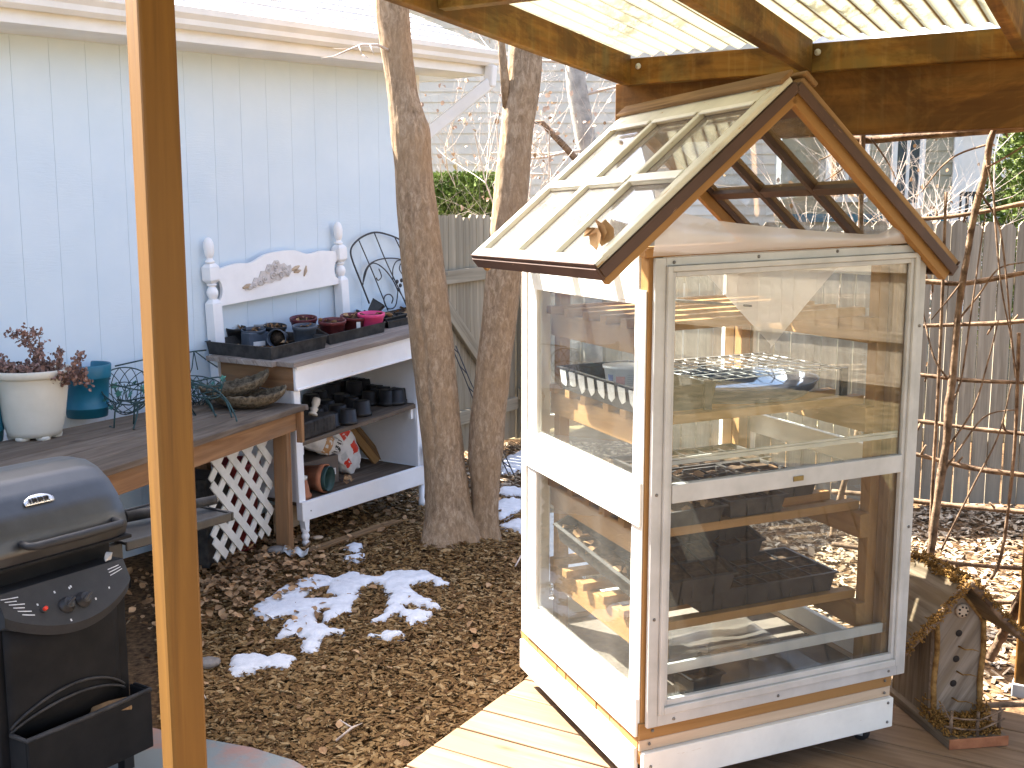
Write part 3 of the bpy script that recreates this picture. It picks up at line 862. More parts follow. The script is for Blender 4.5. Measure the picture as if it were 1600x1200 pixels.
mb = MB(); lap_wall((3.4, 14.0, 0), (5.62, 14.0, 0), GZ, 3.6, .15, mb, Vector((0, -1, 0)))
mb.poly([(5.62, 14, GZ), (5.62, 20, GZ), (5.62, 20, 3.6), (5.62, 14, 3.6)])
mb.build("wall", M['laptan'], h2)
mb = MB(); mb.box((5.56, 13.955, GZ), (5.66, 14.05, 3.6)); mb.build("corner_trim", M['trim'], h2)
mb = MB(); mb.box((3.4, 13.955, 1.66), (5.55, 13.985, 1.76)); mb.build("band", M['teal'], h2)
mb = MB(); mb.hexa([(3.2, 13.6, 3.6), (6.0, 13.6, 3.6), (3.2, 17, 5), (6.0, 17, 5), (3.2, 13.6, 3.66), (6.0, 13.6, 3.66), (3.2, 17, 5.06), (6.0, 17, 5.06)]); mb.build("roof", M['roofshingle'], h2)
def window(par, x0, x1, z0, z1, y):
    mb = MB(); w = .07
    mb.box((x0 - w, y - .05, z0 - w), (x0, y - .01, z1 + w)); mb.box((x1, y - .05, z0 - w), (x1 + w, y - .01, z1 + w))
    mb.box((x0, y - .05, z1), (x1, y - .01, z1 + w)); mb.box((x0, y - .05, z0 - w), (x1, y - .01, z0)); mb.box(((x0 + x1) / 2 - .02, y - .045, z0), ((x0 + x1) / 2 + .02, y - .012, z1))
    wf = mb.build("window", M['trim'], par)
    mb = MB(); mb.box((x0, y - .03, z0), (x1, y - .02, z1)); mb.build("pane", M['houseglass'], wf)
window(h2, 4.02, 4.42, 1.98, 2.7, 13.98)
window(h2, 4.84, 5.12, 1.9, 2.75, 13.98)
dr = thing("deck_railing", (6.2, 14.6, 1.5), "dark slatted railing in front of the evergreen beyond the fence", "railing")
mb = MB(); x = 5.72
while x < 6.9:
    mb.box((x, 14.58, 1.2), (x + .035, 14.61, 2.0)); x += .095
mb.build("balusters", M['black'], dr)
mb = MB(); mb.box((5.7, 14.56, 2.0), (6.95, 14.63, 2.06)); mb.build("top_rail", M['black'], dr)
wb = thing("white_shed", (7.2, 19, GZ), "bright white outbuilding far behind the dark railing", "shed")
mb = MB(); mb.box((6.2, 18.6, GZ), (8.8, 21, 3.5)); mb.build("wall", M['trim'], wb)
mb = MB(); mb.hexa([(6.0, 18.3, 3.5), (9, 18.3, 3.5), (6, 21.2, 4.2), (9, 21.2, 4.2), (6, 18.3, 3.56), (9, 18.3, 3.56), (6, 21.2, 4.26), (9, 21.2, 4.26)]); mb.build("roof", M['roofshingle'], wb)

# ------------------------------------------------------------------ trees and shrubs
def cl(pts, depth):
    """centre line and radii measured on the photo at a given distance"""
    out = []
    for x, y, r in pts:
        p = at_y(x, y, depth); out.append((p, r * p.y / F_PX))
    return out
def spline(L, n):
    res = []
    m = len(L) - 1
    for k in range(n + 1):
        t = k / n * m; i = min(int(t), m - 1); f = t - i
        def g(j): return L[max(0, min(m, j))]
        P = [g(i - 1), g(i), g(i + 1), g(i + 2)]
        def cr_(a, b, c, d): return .5 * ((2 * b) + (-a + c) * f + (2 * a - 5 * b + 4 * c - d) * f * f + (-a + 3 * b - 3 * c + d) * f ** 3)
        res.append((cr_(*[p[0] for p in P]), cr_(*[p[1] for p in P])))
    return res
def trunk(L, nseg, nring, seed, groove=None, flare=0.0):
    mb = MB(); S_ = spline(L, nseg)
    for i, (c, r) in enumerate(S_):
        for k in range(nring):
            a = 2 * math.pi * k / nring
            d = Vector((math.cos(a), math.sin(a), 0))
            rr = r * (1 + .035 * noise.noise((d.x * 1.6 + seed, d.y * 1.6, c.z * 1.8)) + .035 * noise.noise((d.x * 5, d.y * 5 + seed, c.z * 5)))
            rr += .004 * noise.noise((d.x * 14, d.y * 14 + seed, c.z * 6))
            if groove:
                for ga, gw, gd, z0, z1 in groove:
                    da = (a - ga + math.pi) % (2 * math.pi) - math.pi
                    fz = max(0, min(1, (c.z - z0) / .25)) * max(0, min(1, (z1 - c.z) / .25))
                    rr -= r * gd * fz * math.exp(-(da / gw) ** 2)
            if flare:
                zf = max(0, 1 - (c.z - GZ) / .28)
                rr += flare * zf * zf * (1 + .55 * math.sin(3 * a + seed) + .3 * math.sin(7 * a))
            mb.v.append(c + d * rr)
    for i in range(nseg):
        for k in range(nring):
            k2 = (k + 1) % nring
            mb.face((i * nring + k, i * nring + k2, (i + 1) * nring + k2, (i + 1) * nring + k), [(0, 0)] * 4, True)
    return mb
tr = thing("yard_tree", (-.3, 5.9, GZ), "large twin-trunked bare tree with furrowed brown bark growing from the mulch", "tree")
T1L = cl([(703,885,47),(703,862,46),(705,840,41),(702,810,38),(699,770,35),(692,700,32.5),(681,600,33),(671,500,33.5),(661,420,33),(653,340,31),(646,260,29),(641,205,30),(636,180,27),(630,150,23),(624,110,22.5),(617,60,24),(613,10,25.5),(612,-60,26),(606,-160,24),(596,-300,22),(585,-480,18)], 5.92)
T2L = cl([(748,885,24),(756,860,22),(757,820,20),(758,770,22),(759,700,28),(768,600,27),(780,500,27.5),(790,400,28),(797,320,27),(803,250,25.5),(808,200,25),(814,150,27),(819,110,26),(822,60,25),(826,0,25),(832,-100,23),(840,-260,20),(850,-460,16)], 5.95)
trunk(T1L, 150, 64, 1.7, [(-1.95, .16, .14, .25, 2.05), (2.6, .2, .1, .2, 2)], .05).build("trunk", M['bark'], tr)
trunk(T2L, 150, 56, 9.2, None, .03).build("trunk", M['bark'], tr)
pb = at_y(788, 150, 5.9); 
mb = MB(); mb.tube([pb + Vector((.02, .02, -.05)), at_y(788, 120, 5.88), at_y(784, 75, 5.86), at_y(780, 20, 5.85), at_y(772, -60, 5.85)], [.03, .024, .02, .018, .014], 9, jit=.06); mb.build("branch", M['bark'], tr)
pb = at_y(603, 78, 5.85)
mb = MB(); mb.tube([pb + Vector((.04, .05, -.01)), at_y(590, 70, 5.78), at_y(565, 70, 5.74), at_y(540, 80, 5.7), at_y(522, 88, 5.7), at_y(502, 91, 5.68)], [.009, .007, .006, .0045, .003, .0015], 6)
for (x, y, x2, y2) in ((560, 71, 566, 86), (545, 77, 520, 76), (578, 69, 584, 85), (566, 86, 575, 90)):
    mb.tube([at_y(x, y, 5.73), at_y(x2, y2, 5.69)], [.003, .0015], 5)
mb.build("branch", M['twig'], tr)

def grow(mb, p, d, L, r, depth, tips, wob=.35, kids=(2, 4), up=.1, n=5):
    segs = 4; pts = [p]; rad = [r]; q = p.copy(); dd = d.normalized()
    for i in range(segs):
        dd = (dd + Vector((random.gauss(0, wob), random.gauss(0, wob), random.gauss(0, wob) + up)) * .35).normalized()
        q = q + dd * (L / segs); pts.append(q.copy()); rad.append(r * (1 - .6 * (i + 1) / segs))
    mb.tube(pts, rad, n if depth > 1 else 4, cap=False)
    if depth == 0:
        tips.append(q); return
    for _ in range(random.randint(*kids)):
        i = random.randint(1, segs)
        nd = (dd + Vector((random.gauss(0, 1), random.gauss(0, 1), random.gauss(0, .8) + up))).normalized()
        grow(mb, pts[i], nd, L * random.uniform(.5, .75), rad[i] * .62, depth - 1, tips, wob, kids, up, n)
    tips.append(q)
def shrub(name, label, cat, base, stems, L, r, depth, mat, leafmat=None, leaves=0, leafL=.04, spread=.6, up=.25, kids=(3, 4), part=("branches", "dry_leaves")):
    t = thing(name, base, label, cat); mb = MB(); tips = []
    for _ in range(stems):
        a = random.uniform(0, 6.28)
        grow(mb, Vector(base), Vector((math.cos(a) * spread, math.sin(a) * spread, 1)), L * random.uniform(.7, 1.1), r, depth, tips, .4, kids, up)
    mb.build(part[0], mat, t)
    if leaves:
        ml = MB()
        for _ in range(leaves):
            c = random.choice(tips) + Vector((random.gauss(0, .04), random.gauss(0, .04), random.gauss(0, .04)))
            add_leaf(ml, c, leafL * random.uniform(.6, 1.3), 1.2, .3)
        ml.build(part[1], leafmat, t)
    return t
random.seed(21)
# pale-barked young tree behind the fence
wt = thing("pale_tree", (.75, 10.2, GZ), "young pale grey barked tree with dry leaves in front of grey siding", "tree")
L = cl([(925,330,15),(922,260,15),(912,200,15.5),(902,140,15.5),(897,100,14),(890,40,12),(884,-40,10),(880,-140,8)], 9.6)
L = [(Vector((L[0][0].x + .02, L[0][0].y, GZ)), L[0][1] * 1.15)] + L
trunk(L, 50, 28, 4.4).build("trunk", M['palebark'], wt)
mb = MB(); tips = []
for (x, y, dx, dz) in ((925, 235, -1, -.15), (930, 225, 1, .3), (905, 120, -.6, .8), (900, 110, .8, .6), (930, 250, .9, -.1), (898, 100, -.9, .3), (905, 150, 1, .2)):
    grow(mb, at_y(x, y, 9.6), Vector((dx, random.uniform(-.4, .1), dz)), random.uniform(.7, 1.0), .016, 3, tips, .35, (3, 4), .05)
mb.build("branches", M['twig'], wt)
ml = MB()
for _ in range(140):
    add_leaf(ml, random.choice(tips) + Vector((random.gauss(0, .05), random.gauss(0, .05), random.gauss(0, .05))), random.uniform(.03, .06), 1.2)
ml.build("dry_leaves", M['dryleaf'], wt)
mb = MB()
dead = thing("fallen_branch", at_y(905, 240, 9.3), "thick dead mottled branch arching down beside the pale tree", "branch")
mb.tube([at_y(834, 190, 9.2), at_y(848, 192, 9.2), at_y(862, 208, 9.25), at_y(880, 226, 9.3), at_y(895, 243, 9.35), at_y(910, 262, 9.4), at_y(916, 300, 9.4)], [.014, .022, .026, .028, .03, .032, .034], 8, jit=.08)
mb.build("limb", M['barkstick'], dead)
shrub("bare_shrub", "tangled bare shrub with clusters of dried leaves between the two trunks", "shrub", at_y(735, 330, 9.9) + Vector((0, 0, -.95)), 14, 1.7, .0125, 3, M['twig'], M['paleleaf'], 420, .045, .55, .3)
shrub("bare_shrub", "leafless twiggy bush rising just right of the second trunk", "shrub", at_y(855, 360, 9.2) + Vector((0, 0, -.7)), 8, 1.5, .011, 3, M['twig'], M['paleleaf'], 110, .04, .5, .3)
shrub("bare_shrub", "bright bare branching shrub behind the right slope of the greenhouse roof", "shrub", Vector((2.7, 8.3, .7)), 7, 1.4, .013, 3, M['twig'], None, 0, .04, .7, .25)
shrub("bare_shrub", "bright bare shrub in front of the tan sided house", "shrub", Vector((3.5, 8.6, .8)), 6, 1.4, .012, 3, M['twig'], M['dryleaf'], 60, .04, .6, .25)

# evergreens
M['cedar'] = mat_noise('sunlit_juniper', lin(.10, .16, .035), lin(.22, .29, .08), 6, .8, 0, spec=.2, vary=.35)
M['pine'] = mat_noise('dark_evergreen', lin(.05, .085, .018), lin(.17, .21, .055), 5, .8, 0, spec=.2, vary=.4)
def evergreen(name, label, base, rx, ry, h, n, mat, sz, trunk_r=.08, top=.25, zb=.1):
    t = thing(name, base, label, "evergreen")
    mb = MB(); mb.tube([Vector(base), Vector(base) + Vector((0, 0, h * .9))], [trunk_r, trunk_r * .3], 8); mb.build("trunk", M['barkstick'], t)
    ml = MB()
    for _ in range(n):
        z = random.random() ** .8
        a = random.uniform(0, 6.283)
        rad = (1 - z) * (1 - top) + top
        lump = 1 + .35 * noise.noise((math.cos(a) * 1.7, math.sin(a) * 1.7, z * 4 + base[0]))
        rr = rad * lump * (random.random() ** .35)
        c = Vector(base) + Vector((math.cos(a) * rx * rr, math.sin(a) * ry * rr, zb * h + z * h * (1 - zb)))
        d = Vector((math.cos(a), math.sin(a), random.uniform(.1, 1.2))).normalized()
        w = d.orthogonal().normalized(); w = Matrix.Rotation(random.uniform(0, 6.28), 3, d) @ w
        for _k in range(3):
            d2 = (d + Vector((random.gauss(0, .45), random.gauss(0, .45), random.gauss(0, .45)))).normalized()
            L = sz * random.uniform(.6, 1.3)
            b0 = len(ml.v)
            ml.v += [c - w * L * .12, c + d2 * L * .5 - w * L * .2, c + d2 * L, c + d2 * L * .5 + w * L * .2]
            ml.face((b0, b0 + 1, b0 + 2, b0 + 3), [(0, 0)] * 4)
    ml.build("crown", mat, t)
evergreen("juniper_bush", "bright green juniper bush spilling over the gate", (-.44, 9.6, GZ), .62, .5, 2.2, 15000, M['cedar'], .042, .05, .6, .55)
evergreen("evergreen_tree", "dark green sunlit evergreen tree at the far right beyond the fence", (5.75, 11.6, GZ), .95, 1.0, 4.6, 24000, M['pine'], .06, .12, .3)
# ------------------------------------------------------------------ patio cover
PR = Vector((.499, .866, 0)).normalized()          # rafters run this way, falling gently
PE = Vector((.866, -.499, 0)).normalized()
H0 = Vector((1.65, 3.55, 0))                       # right post / header reference
FALL = .036
def pc(t, s, z):       # t to the left along the header, s towards the viewer along a rafter
    return H0 - PE * t - PR * s + Vector((0, 0, z + FALL * s))
RZ = 2.15
pcv = thing("patio_cover", (-.75, 2.36, GZ), "stained timber patio cover with corrugated translucent plastic roofing", "patio cover")
mb = MB(); mb.box((-2.4, -.045, RZ), (1.425, -.005, RZ + .095), pc); mb.build("rim_board", M['beam'], pcv, bevel=.003)
mb = MB(); mb.box((-2.4, -.095, 1.935), (1.47, -.0465, RZ + .012), pc); mb.build("header", M['header'], pcv, bevel=.003)
SL = 3.4
for t in (1.405, .72, .03, -.62, -1.27, -1.92):
    mb = MB(); mb.box((t - .019, 0, RZ - .003), (t + .019, SL, RZ + .105), pc); mb.build("rafter", M['beam'], pcv, bevel=.003)
mb = MB(); mb.box((-2.4, 1.27, RZ + .012), (1.386, 1.31, RZ + .135 - .032), pc); mb.build("cross_beam", M['beam'], pcv, bevel=.003)
mb = MB()
nt_, ns_ = 460, 8
tA, tB = -2.5, 1.45
def corr(u, v):
    t = tA + (tB - tA) * u; s = -.06 + (SL + .1) * v
    return pc(t, s, RZ + .118 + .008 * math.sin(2 * math.pi * t / .067) + .004 * noise.noise((t * 1.5, s * 2, 0)))
mb.grid(nt_, ns_, corr); mb.build("corrugated_sheet", M['corr'], pcv)
# posts
mb = MB(); pp = Vector((-.752, 2.35, 0)); qa = R(38)
ux = Vector((math.cos(qa), math.sin(qa), 0)); uy = Vector((-math.sin(qa), math.cos(qa), 0))
mb.bar(pp + Vector((0, 0, GZ)), pp + Vector((-.0, .0, 2.30)), .0795, .0795, ux); mb.build("post", M['post'], pcv, bevel=.007)
rp = Vector((1.80, 3.60, 0))
mb = MB(); mb.bar(rp + Vector((0, 0, .03)), rp + Vector((0, 0, 1.94)), .089, .089, PE); mb.build("post", M['header'], pcv, bevel=.006)
mb = MB(); mb.bar(rp + Vector((0, 0, .0)), rp + Vector((0, 0, .05)), .10, .10, PE); mb.build("post_base", M['alumgrey'], pcv, bevel=.004)
rp2 = pc(-2.2, -.07, 0)
mb = MB(); mb.bar(rp2, rp2 + Vector((0, 0, 1.94)), .089, .089, PE); mb.build("post", M['post'], pcv, bevel=.006)
for t, s in ((1.36, .02), (.69, .02)):
    mb = MB(); mb.lathe(pc(t - .01, .012 + s * 0, RZ + .06), [(.001, .0), (.012, .002), (.010, .006), (.001, .008)], 10, tuple(-PR)); mb.build("bolt", M['alumgrey'], pcv)

# ------------------------------------------------------------------ greenhouse
GA = Vector((.364, 2.867, 0)); GEX = Vector((.823, .368, 0)).normalized(); GEY = Vector((-.309, .808, 0)).normalized()
def G(a, b, z):
    return GA + GEX * a + GEY * b + Vector((0, 0, z + .024 * (a / .9) * max(0, z - .3)))
gh = thing("greenhouse", G(.45, .43, 0), "small wheeled greenhouse cabinet built from old white windows with a glazed gable roof", "greenhouse")
def gbox(mb, lo, hi): mb.box(lo, hi, G)
W, D = .90, .89
# base boards
mb = MB(); gbox(mb, (-.012, -.004, .196), (W - .002, .02, .245)); mb.build("base_board", M['newwood'], gh, bevel=.002)
mb = MB(); gbox(mb, (-.010, -.002, .1625), (W - .004, .02, .1945)); mb.build("base_board", M['palewood'], gh, bevel=.002)
mb = MB(); gbox(mb, (-.004, -.016, .066), (W, .004, .161)); mb.build("base_board", M['ghwhite'], gh, bevel=.002)
mb = MB(); gbox(mb, (-.018, .018, .062), (-.002, D + .005, .166)); mb.build("base_board", M['ghwhite'], gh, bevel=.002)
mb = MB()
b_ = .005
while b_ < D - .02:
    w_ = random.uniform(.055, .11); e_ = min(D, b_ + w_)
    gbox(mb, (-.009 - random.uniform(0, .004), b_, .167), (.01, e_ - .004, .215)); b_ = e_
mb.build("base_blocking", M['newwood'], gh, bevel=.002)
mb = MB(); gbox(mb, (W - .02, .02, .07), (W, D, .235)); gbox(mb, (0, D - .02, .07), (W - .02, D, .235)); mb.build("base_board", M['palewood'], gh)
mb = MB(); gbox(mb, (.0, .022, .205), (W - .022, D - .022, .222)); mb.build("floor_panel", M['ghfloor'], gh)
# corner posts
for (a0, b0, mt) in ((-.006, .0, 'newwood'), (W - .045, .004, 'oldbrown'), (-.004, D - .0, 'newwood'), (W - .045, D - .045, 'newwood')):
    mb = MB(); gbox(mb, (a0, b0, .225 if b0 < .5 and a0 > .5 else .12), (a0 + .045, b0 + (.028 if b0 > .88 else .045), 1.56)); mb.build("corner_post", M[mt], gh, bevel=.003)
# front storm window
fw = MB()
def ring(mb, a0, a1, z0, z1, w, b0, b1, wt=None, wb=None):
    wt = wt or w; wb = wb or w
    gbox(mb, (a0, b0, z0), (a0 + w, b1, z1)); gbox(mb, (a1 - w, b0, z0), (a1, b1, z1))
    gbox(mb, (a0 + w, b0, z1 - wt), (a1 - w, b1, z1)); gbox(mb, (a0 + w, b0, z0), (a1 - w, b1, z0 + wb))
A0, A1, Z0, Z1 = .004, .935, .236, 1.535
ring(fw, A0, A1, Z0, Z1, .033, -.020, -.005, .022, .035)
ring(fw, A0 + .031, A1 - .0, Z0 + .0, Z1 - .02, .004, -.026, -.006, .004) if False else None
ring(fw, A0 + .0335, A1 - .0335, Z0 + .0355, Z1 - .0225, .0155, -.031, -.006, .015, .022)
ring(fw, A0 + .0495, A1 - .0495, Z0 + .058, Z1 - .038, .012, -.023, -.007, .014, .018)
gbox(fw, (A0 + .062, -.027, .872), (A1 - .062, -.004, .924))
wf = fw.build("storm_window", M['alum'], gh, bevel=.0022)
mb = MB(); gbox(mb, (.47, -.030, .889), (.505, -.0275, .903)); mb.build("latch", M['brass'], wf)
mb = MB(); gbox(mb, (.066, -.002, .972), (A1 - .062, .006, .984)); gbox(mb, (.066, -.004, .986), (A1 - .062, .004, .992)); mb.build("sash_bar", M['alum'], wf, bevel=.001)
mb = MB(); gbox(mb, (.066, .004, .372), (A1 - .062, .014, .402)); mb.build("sash_bar", M['alumgrey'], wf, bevel=.001)
mb = MB()
gbox(mb, (A0 + .060, -.013, .923), (A1 - .060, -.010, Z1 - .05))
gbox(mb, (A0 + .060, -.0075, .31), (A1 - .060, -.0045, .874))
mb.build("pane", M['frontglass'], wf)
OUTF = GEX.cross(Vector((0, 0, 1))).normalized()
for b_, L_ in ((-.020, ((.06, 1.522), (.33, 1.525), (.60, 1.528), (.88, 1.528), (.02, .9), (.02, .55), (.09, .25), (.45, .252), (.87, .255), (.92, 1.3), (.92, .7))),
               (-.006, ((.02, .183), (.87, .178), (.87, .218), (.03, .22))), (-.0165, ((.02, .12), (.878, .148), (.878, .085)))):
    for a, z in L_:
        mb = MB(); mb.lathe(G(a, b_, z), [(.001, .003), (.004, .0025), (.005, 0)], 8, tuple(OUTF)); mb.build("screw", M['steel'], gh)
# left window wall
lw = MB()
gbox(lw, (-.0115, .004, .222), (-.0065, .046, 1.45)); gbox(lw, (-.0115, .0465, .222), (.012, .066, 1.45)); gbox(lw, (-.010, .768, .222), (.012, .842, 1.50))
gbox(lw, (-.016, .846, .20), (.008, .886, 1.50))
gbox(lw, (-.022, .004, .205), (-.012, .845, .318)); gbox(lw, (-.0118, .0668, .205), (.010, .7675, .318)); gbox(lw, (-.020, .0045, .808), (-.012, .846, .932)); gbox(lw, (-.0118, .0668, .808), (.0125, .7675, .932)); gbox(lw, (-.010, .066, 1.41), (.012, .768, 1.50))
lws = lw.build("side_window", M['ghwhite'], gh, bevel=.003)
mb = MB(); gbox(mb, (-.002, .064, .93), (.001, .770, 1.412)); gbox(mb, (-.002, .064, .316), (.001, .770, .81)); mb.build("pane", M['sideglass'], lws)
mb = MB(); mb.prism([G(-.009, .05, 1.45), G(-.009, .50, 1.45), G(-.009, .50, 1.50), G(-.009, .05, 1.56)], GEX * .012); mb.build("eave_filler", M['white'], gh)
# right and back walls: plainer windows
rw = MB()
for b0, b1 in ((.05, .09), (D - .09, D - .05)): gbox(rw, (W - .016, b0, .236), (W + .008, b1, 1.5))
for z0, z1 in ((.236, .30), (.85, .92), (1.44, 1.50)): gbox(rw, (W - .014, .09, z0), (W + .006, D - .09, z1))
rws = rw.build("side_window", M['ghwhite'], gh)
mb = MB(); gbox(mb, (W - .004, .088, .298), (W - .001, D - .088, 1.442)); mb.build("pane", M['glass'], rws)
bw = MB()
for a0, a1 in ((.05, .09), (W - .09, W - .05)): gbox(bw, (a0, D - .012, .236), (a1, D + .010, 1.5))
for z0, z1 in ((.236, .30), (.92, .965), (1.44, 1.50)): gbox(bw, (.09, D - .010, z0), (W - .09, D + .008, z1))
bws = bw.build("back_window", M['ghwhite'], gh)
mb = MB(); gbox(mb, (.088, D - .002, .298), (W - .088, D + .001, 1.442)); mb.build("pane", M['glass'], bws)
# top plates
mb = MB(); gbox(mb, (-.02, -.006, 1.537), (W, .03, 1.556)); gbox(mb, (-.02, -.012, 1.5365), (.07, -.007, 1.560)); mb.build("top_plate", M['newwood'], gh, bevel=.002)
mb = MB(); gbox(mb, (.0, D - .03, 1.50), (W, D, 1.53)); gbox(mb, (.013, .05, 1.50), (.04, D - .03, 1.53)); gbox(mb, (W - .04, .05, 1.50), (W - .013, D - .03, 1.53)); mb.build("top_plate", M['newwood'], gh)
# roof slopes
RA, RTOP = .412, 1.985
EAL, EZL = -.172, 1.498
EAR, EZR = 1.005, 1.488
def slope(side):
    ea, ez = ((EAL, EZL), (EAR, EZR))[side]
    da, dz = ea - RA, ez - RTOP; L = math.hypot(da, dz); na, nz = (-dz / L, da / L) if side == 1 else (dz / L, -da / L)
    def f(q, b, h):      # q 0..1 down the slope, h outwards
        return GA + GEX * (RA + da * q + na * h) + GEY * b + Vector((0, 0, RTOP + dz * q + nz * h))
    return f
B0, B1 = -.055, .895
for side in (0, 1):
    f = slope(side)
    top = MB(); bot = MB()
    def piece(q0, q1, b0, b1, bev=0):
        top.box((q0, b0, .018 - .0), (q1, b1, .036 + bev), f); bot.box((q0, b0 + .0015, .0), (q1, b1 - .0015, .0175), f)
    piece(0.0, .135, B0 + .044, B1 - .044)
    piece(.955, 1.0, B0 + .044, B1 - .044)
    piece(0, 1, B0, B0 + .043); piece(0, 1, B1 - .043, B1)
    # cross rail and muntins, with butted ends
    ms = [B0 + .043 + (B1 - B0 - .086) * k / 3 for k in (1, 2)]
    bands = [(B0 + .044, ms[0] - .0135), (ms[0] + .0135, ms[1] - .0135), (ms[1] + .0135, B1 - .044)]
    for a, c in bands: piece(.515, .552, a, c, -.003)
    for mcen in ms:
        for q0, q1 in ((.136, .954),): piece(q0, q1, mcen - .013, mcen + .013, -.001)
    o = top.build("roof_sash", M['roofwhite'] if side == 0 else M['oldbrown'], gh, bevel=.004)
    bot.build("sash_underside", M['brownpaint'], o)
    mb = MB()
    for q0, q1 in ((.136, .514), (.553, .954)):
        for a, c in bands: mb.box((q0 - .004, a - .004, .0165), (q1 + .004, c + .004, .0195), f)
    mb.build("pane", M['roofglass'] if side == 0 else M['glass'], o)
    if side == 0:
        for a, c in bands:
            mb = MB(); mb.box((.1355, a, .0362), (.158, c, .041), f); mb.build("sash_bead", M['ghwhite'], o, bevel=.002)
            mb = MB(); mb.box((.512, a - .0, .0333), (.555, c, .0385), f); mb.build("sash_bead", M['ghwhite'], o, bevel=.002)
    mb = MB(); mb.box((1.0005, B0 - .004, -.014), (1.012, B1 + .004, .0225), f); mb.box((1.0005, B0 - .004, .0232), (1.006, B1 + .004, .036), f); mb.build("drip_edge", M['brownpaint'], gh, bevel=.002)
    for b0 in (B0 + .006, D - .03):
        mb = MB(); mb.box((.02, b0, -.036), (1.0, b0 + .028, -.0015), f); mb.build("rafter", M['newwood'], gh, bevel=.002)
    mb = MB(); mb.box((.0, B0 - .007, -.012), (1.0, B0 - .001, .0165), f); mb.build("barge_board", M['brownpaint'], gh, bevel=.002)
    mb = MB(); mb.box((-.012, B0 - .01, .037), (.055, B1 + .012, .050), f); mb.build("ridge_cap", M['oldbrown'], gh, bevel=.003)
# plastic film over the gable foot, one flap hanging inside
mb = MB()
def film(u, v):
    a = -.005 + .90 * u
    zt = 1.560 + (.085 * (1 - u) ** 5 + .035 + .012 * math.sin(u * 5) + .075 * max(0, (u - .82) / .18) ** 1.3 + (.03 if u < .05 else 0) - .02 * u)
    return G(a, -.02 - .012 * math.sin(v * 3) * (1 + .4 * math.sin(u * 9)), 1.54 + (zt - 1.54) * v)
mb.grid(30, 6, film)
mb.build("plastic_film", M['film'], gh)
mb = MB()
def flap(u, v):
    w = (1 - v)
    a = .33 + (.165 + .56 * u - .33) * (1 - v) + .10 * v * 1.0 + (.0)
    a = (.15 + .57 * u) * w + (.44) * v
    return G(a, .045 + .02 * math.sin(u * 6 + v * 2) * w + .02 * v, 1.535 - .265 * v + .015 * math.sin(u * 4) * v)
mb.grid(20, 14, flap); mb.build("plastic_film", M['film'], gh)
# inner shelf frames
for z in (1.325, 1.06, .735, .455):
    for a0 in (.075, .79):
        mb = MB(); gbox(mb, (a0, .05, z - .075), (a0 + .035, D - .05, z)); mb.build("shelf_rail", M['newwood'], gh, bevel=.003)
    b_ = .10
    while b_ < D - .1:
        mb = MB(); gbox(mb, (.055 + random.uniform(-.012, .012), b_, z + .001), (.82 + random.uniform(-.01, .01), b_ + .038, z + .027)); mb.build("shelf_slat", M['newwood'], gh, bevel=.002)
        b_ += .135
for (a0, b0) in ((.79, .055), (.05, D - .10), (.79, D - .10)):
    mb = MB(); gbox(mb, (a0 + .036, b0, .223), (a0 + .076, b0 + .045, 1.49)); mb.build("shelf_leg", M['newwood'], gh, bevel=.003)
# casters
for a, b in ((.84, .06), (.08, .07), (.08, D - .08), (.84, D - .08)):
    mb = MB(); c = G(a, b, .030)
    ax = (GEX * .8 + GEY * .6).normalized()
    mb.lathe(c - ax * .011, [(.001, 0), (.024, 0), (.029, .004), (.029, .018), (.024, .022), (.001, .022)], 20, tuple(ax))
    cs = mb.build("caster", M['caster'], gh)
    mb = MB(); mb.box((-.018, -.014, .047), (.018, .014, .064), lambda x, y, z: c + ax * x + Vector((-ax.y, ax.x, 0)) * y + Vector((0, 0, z - .03)))
    for sx in (-.015, .013): mb.box((sx, -.009, .02), (sx + .002, .009, .05), lambda x, y, z: c + ax * x + Vector((-ax.y, ax.x, 0)) * y + Vector((0, 0, z - .03)))
    mb.build("bracket", M['alumgrey'], cs)

# dried leaf on the roof
f0 = slope(0)
mb = MB(); c = f0(.90, .02, .05)
for k in range(4):
    add_leaf(mb, c + Vector((random.gauss(0, .012), random.gauss(0, .012), .008 * k)), random.uniform(.05, .075), .7, .5)
tag(mb.build("dry_leaf", M['dryleaf'], base=c), "curled brown dry leaf resting on the left roof slope of the greenhouse", "leaf")

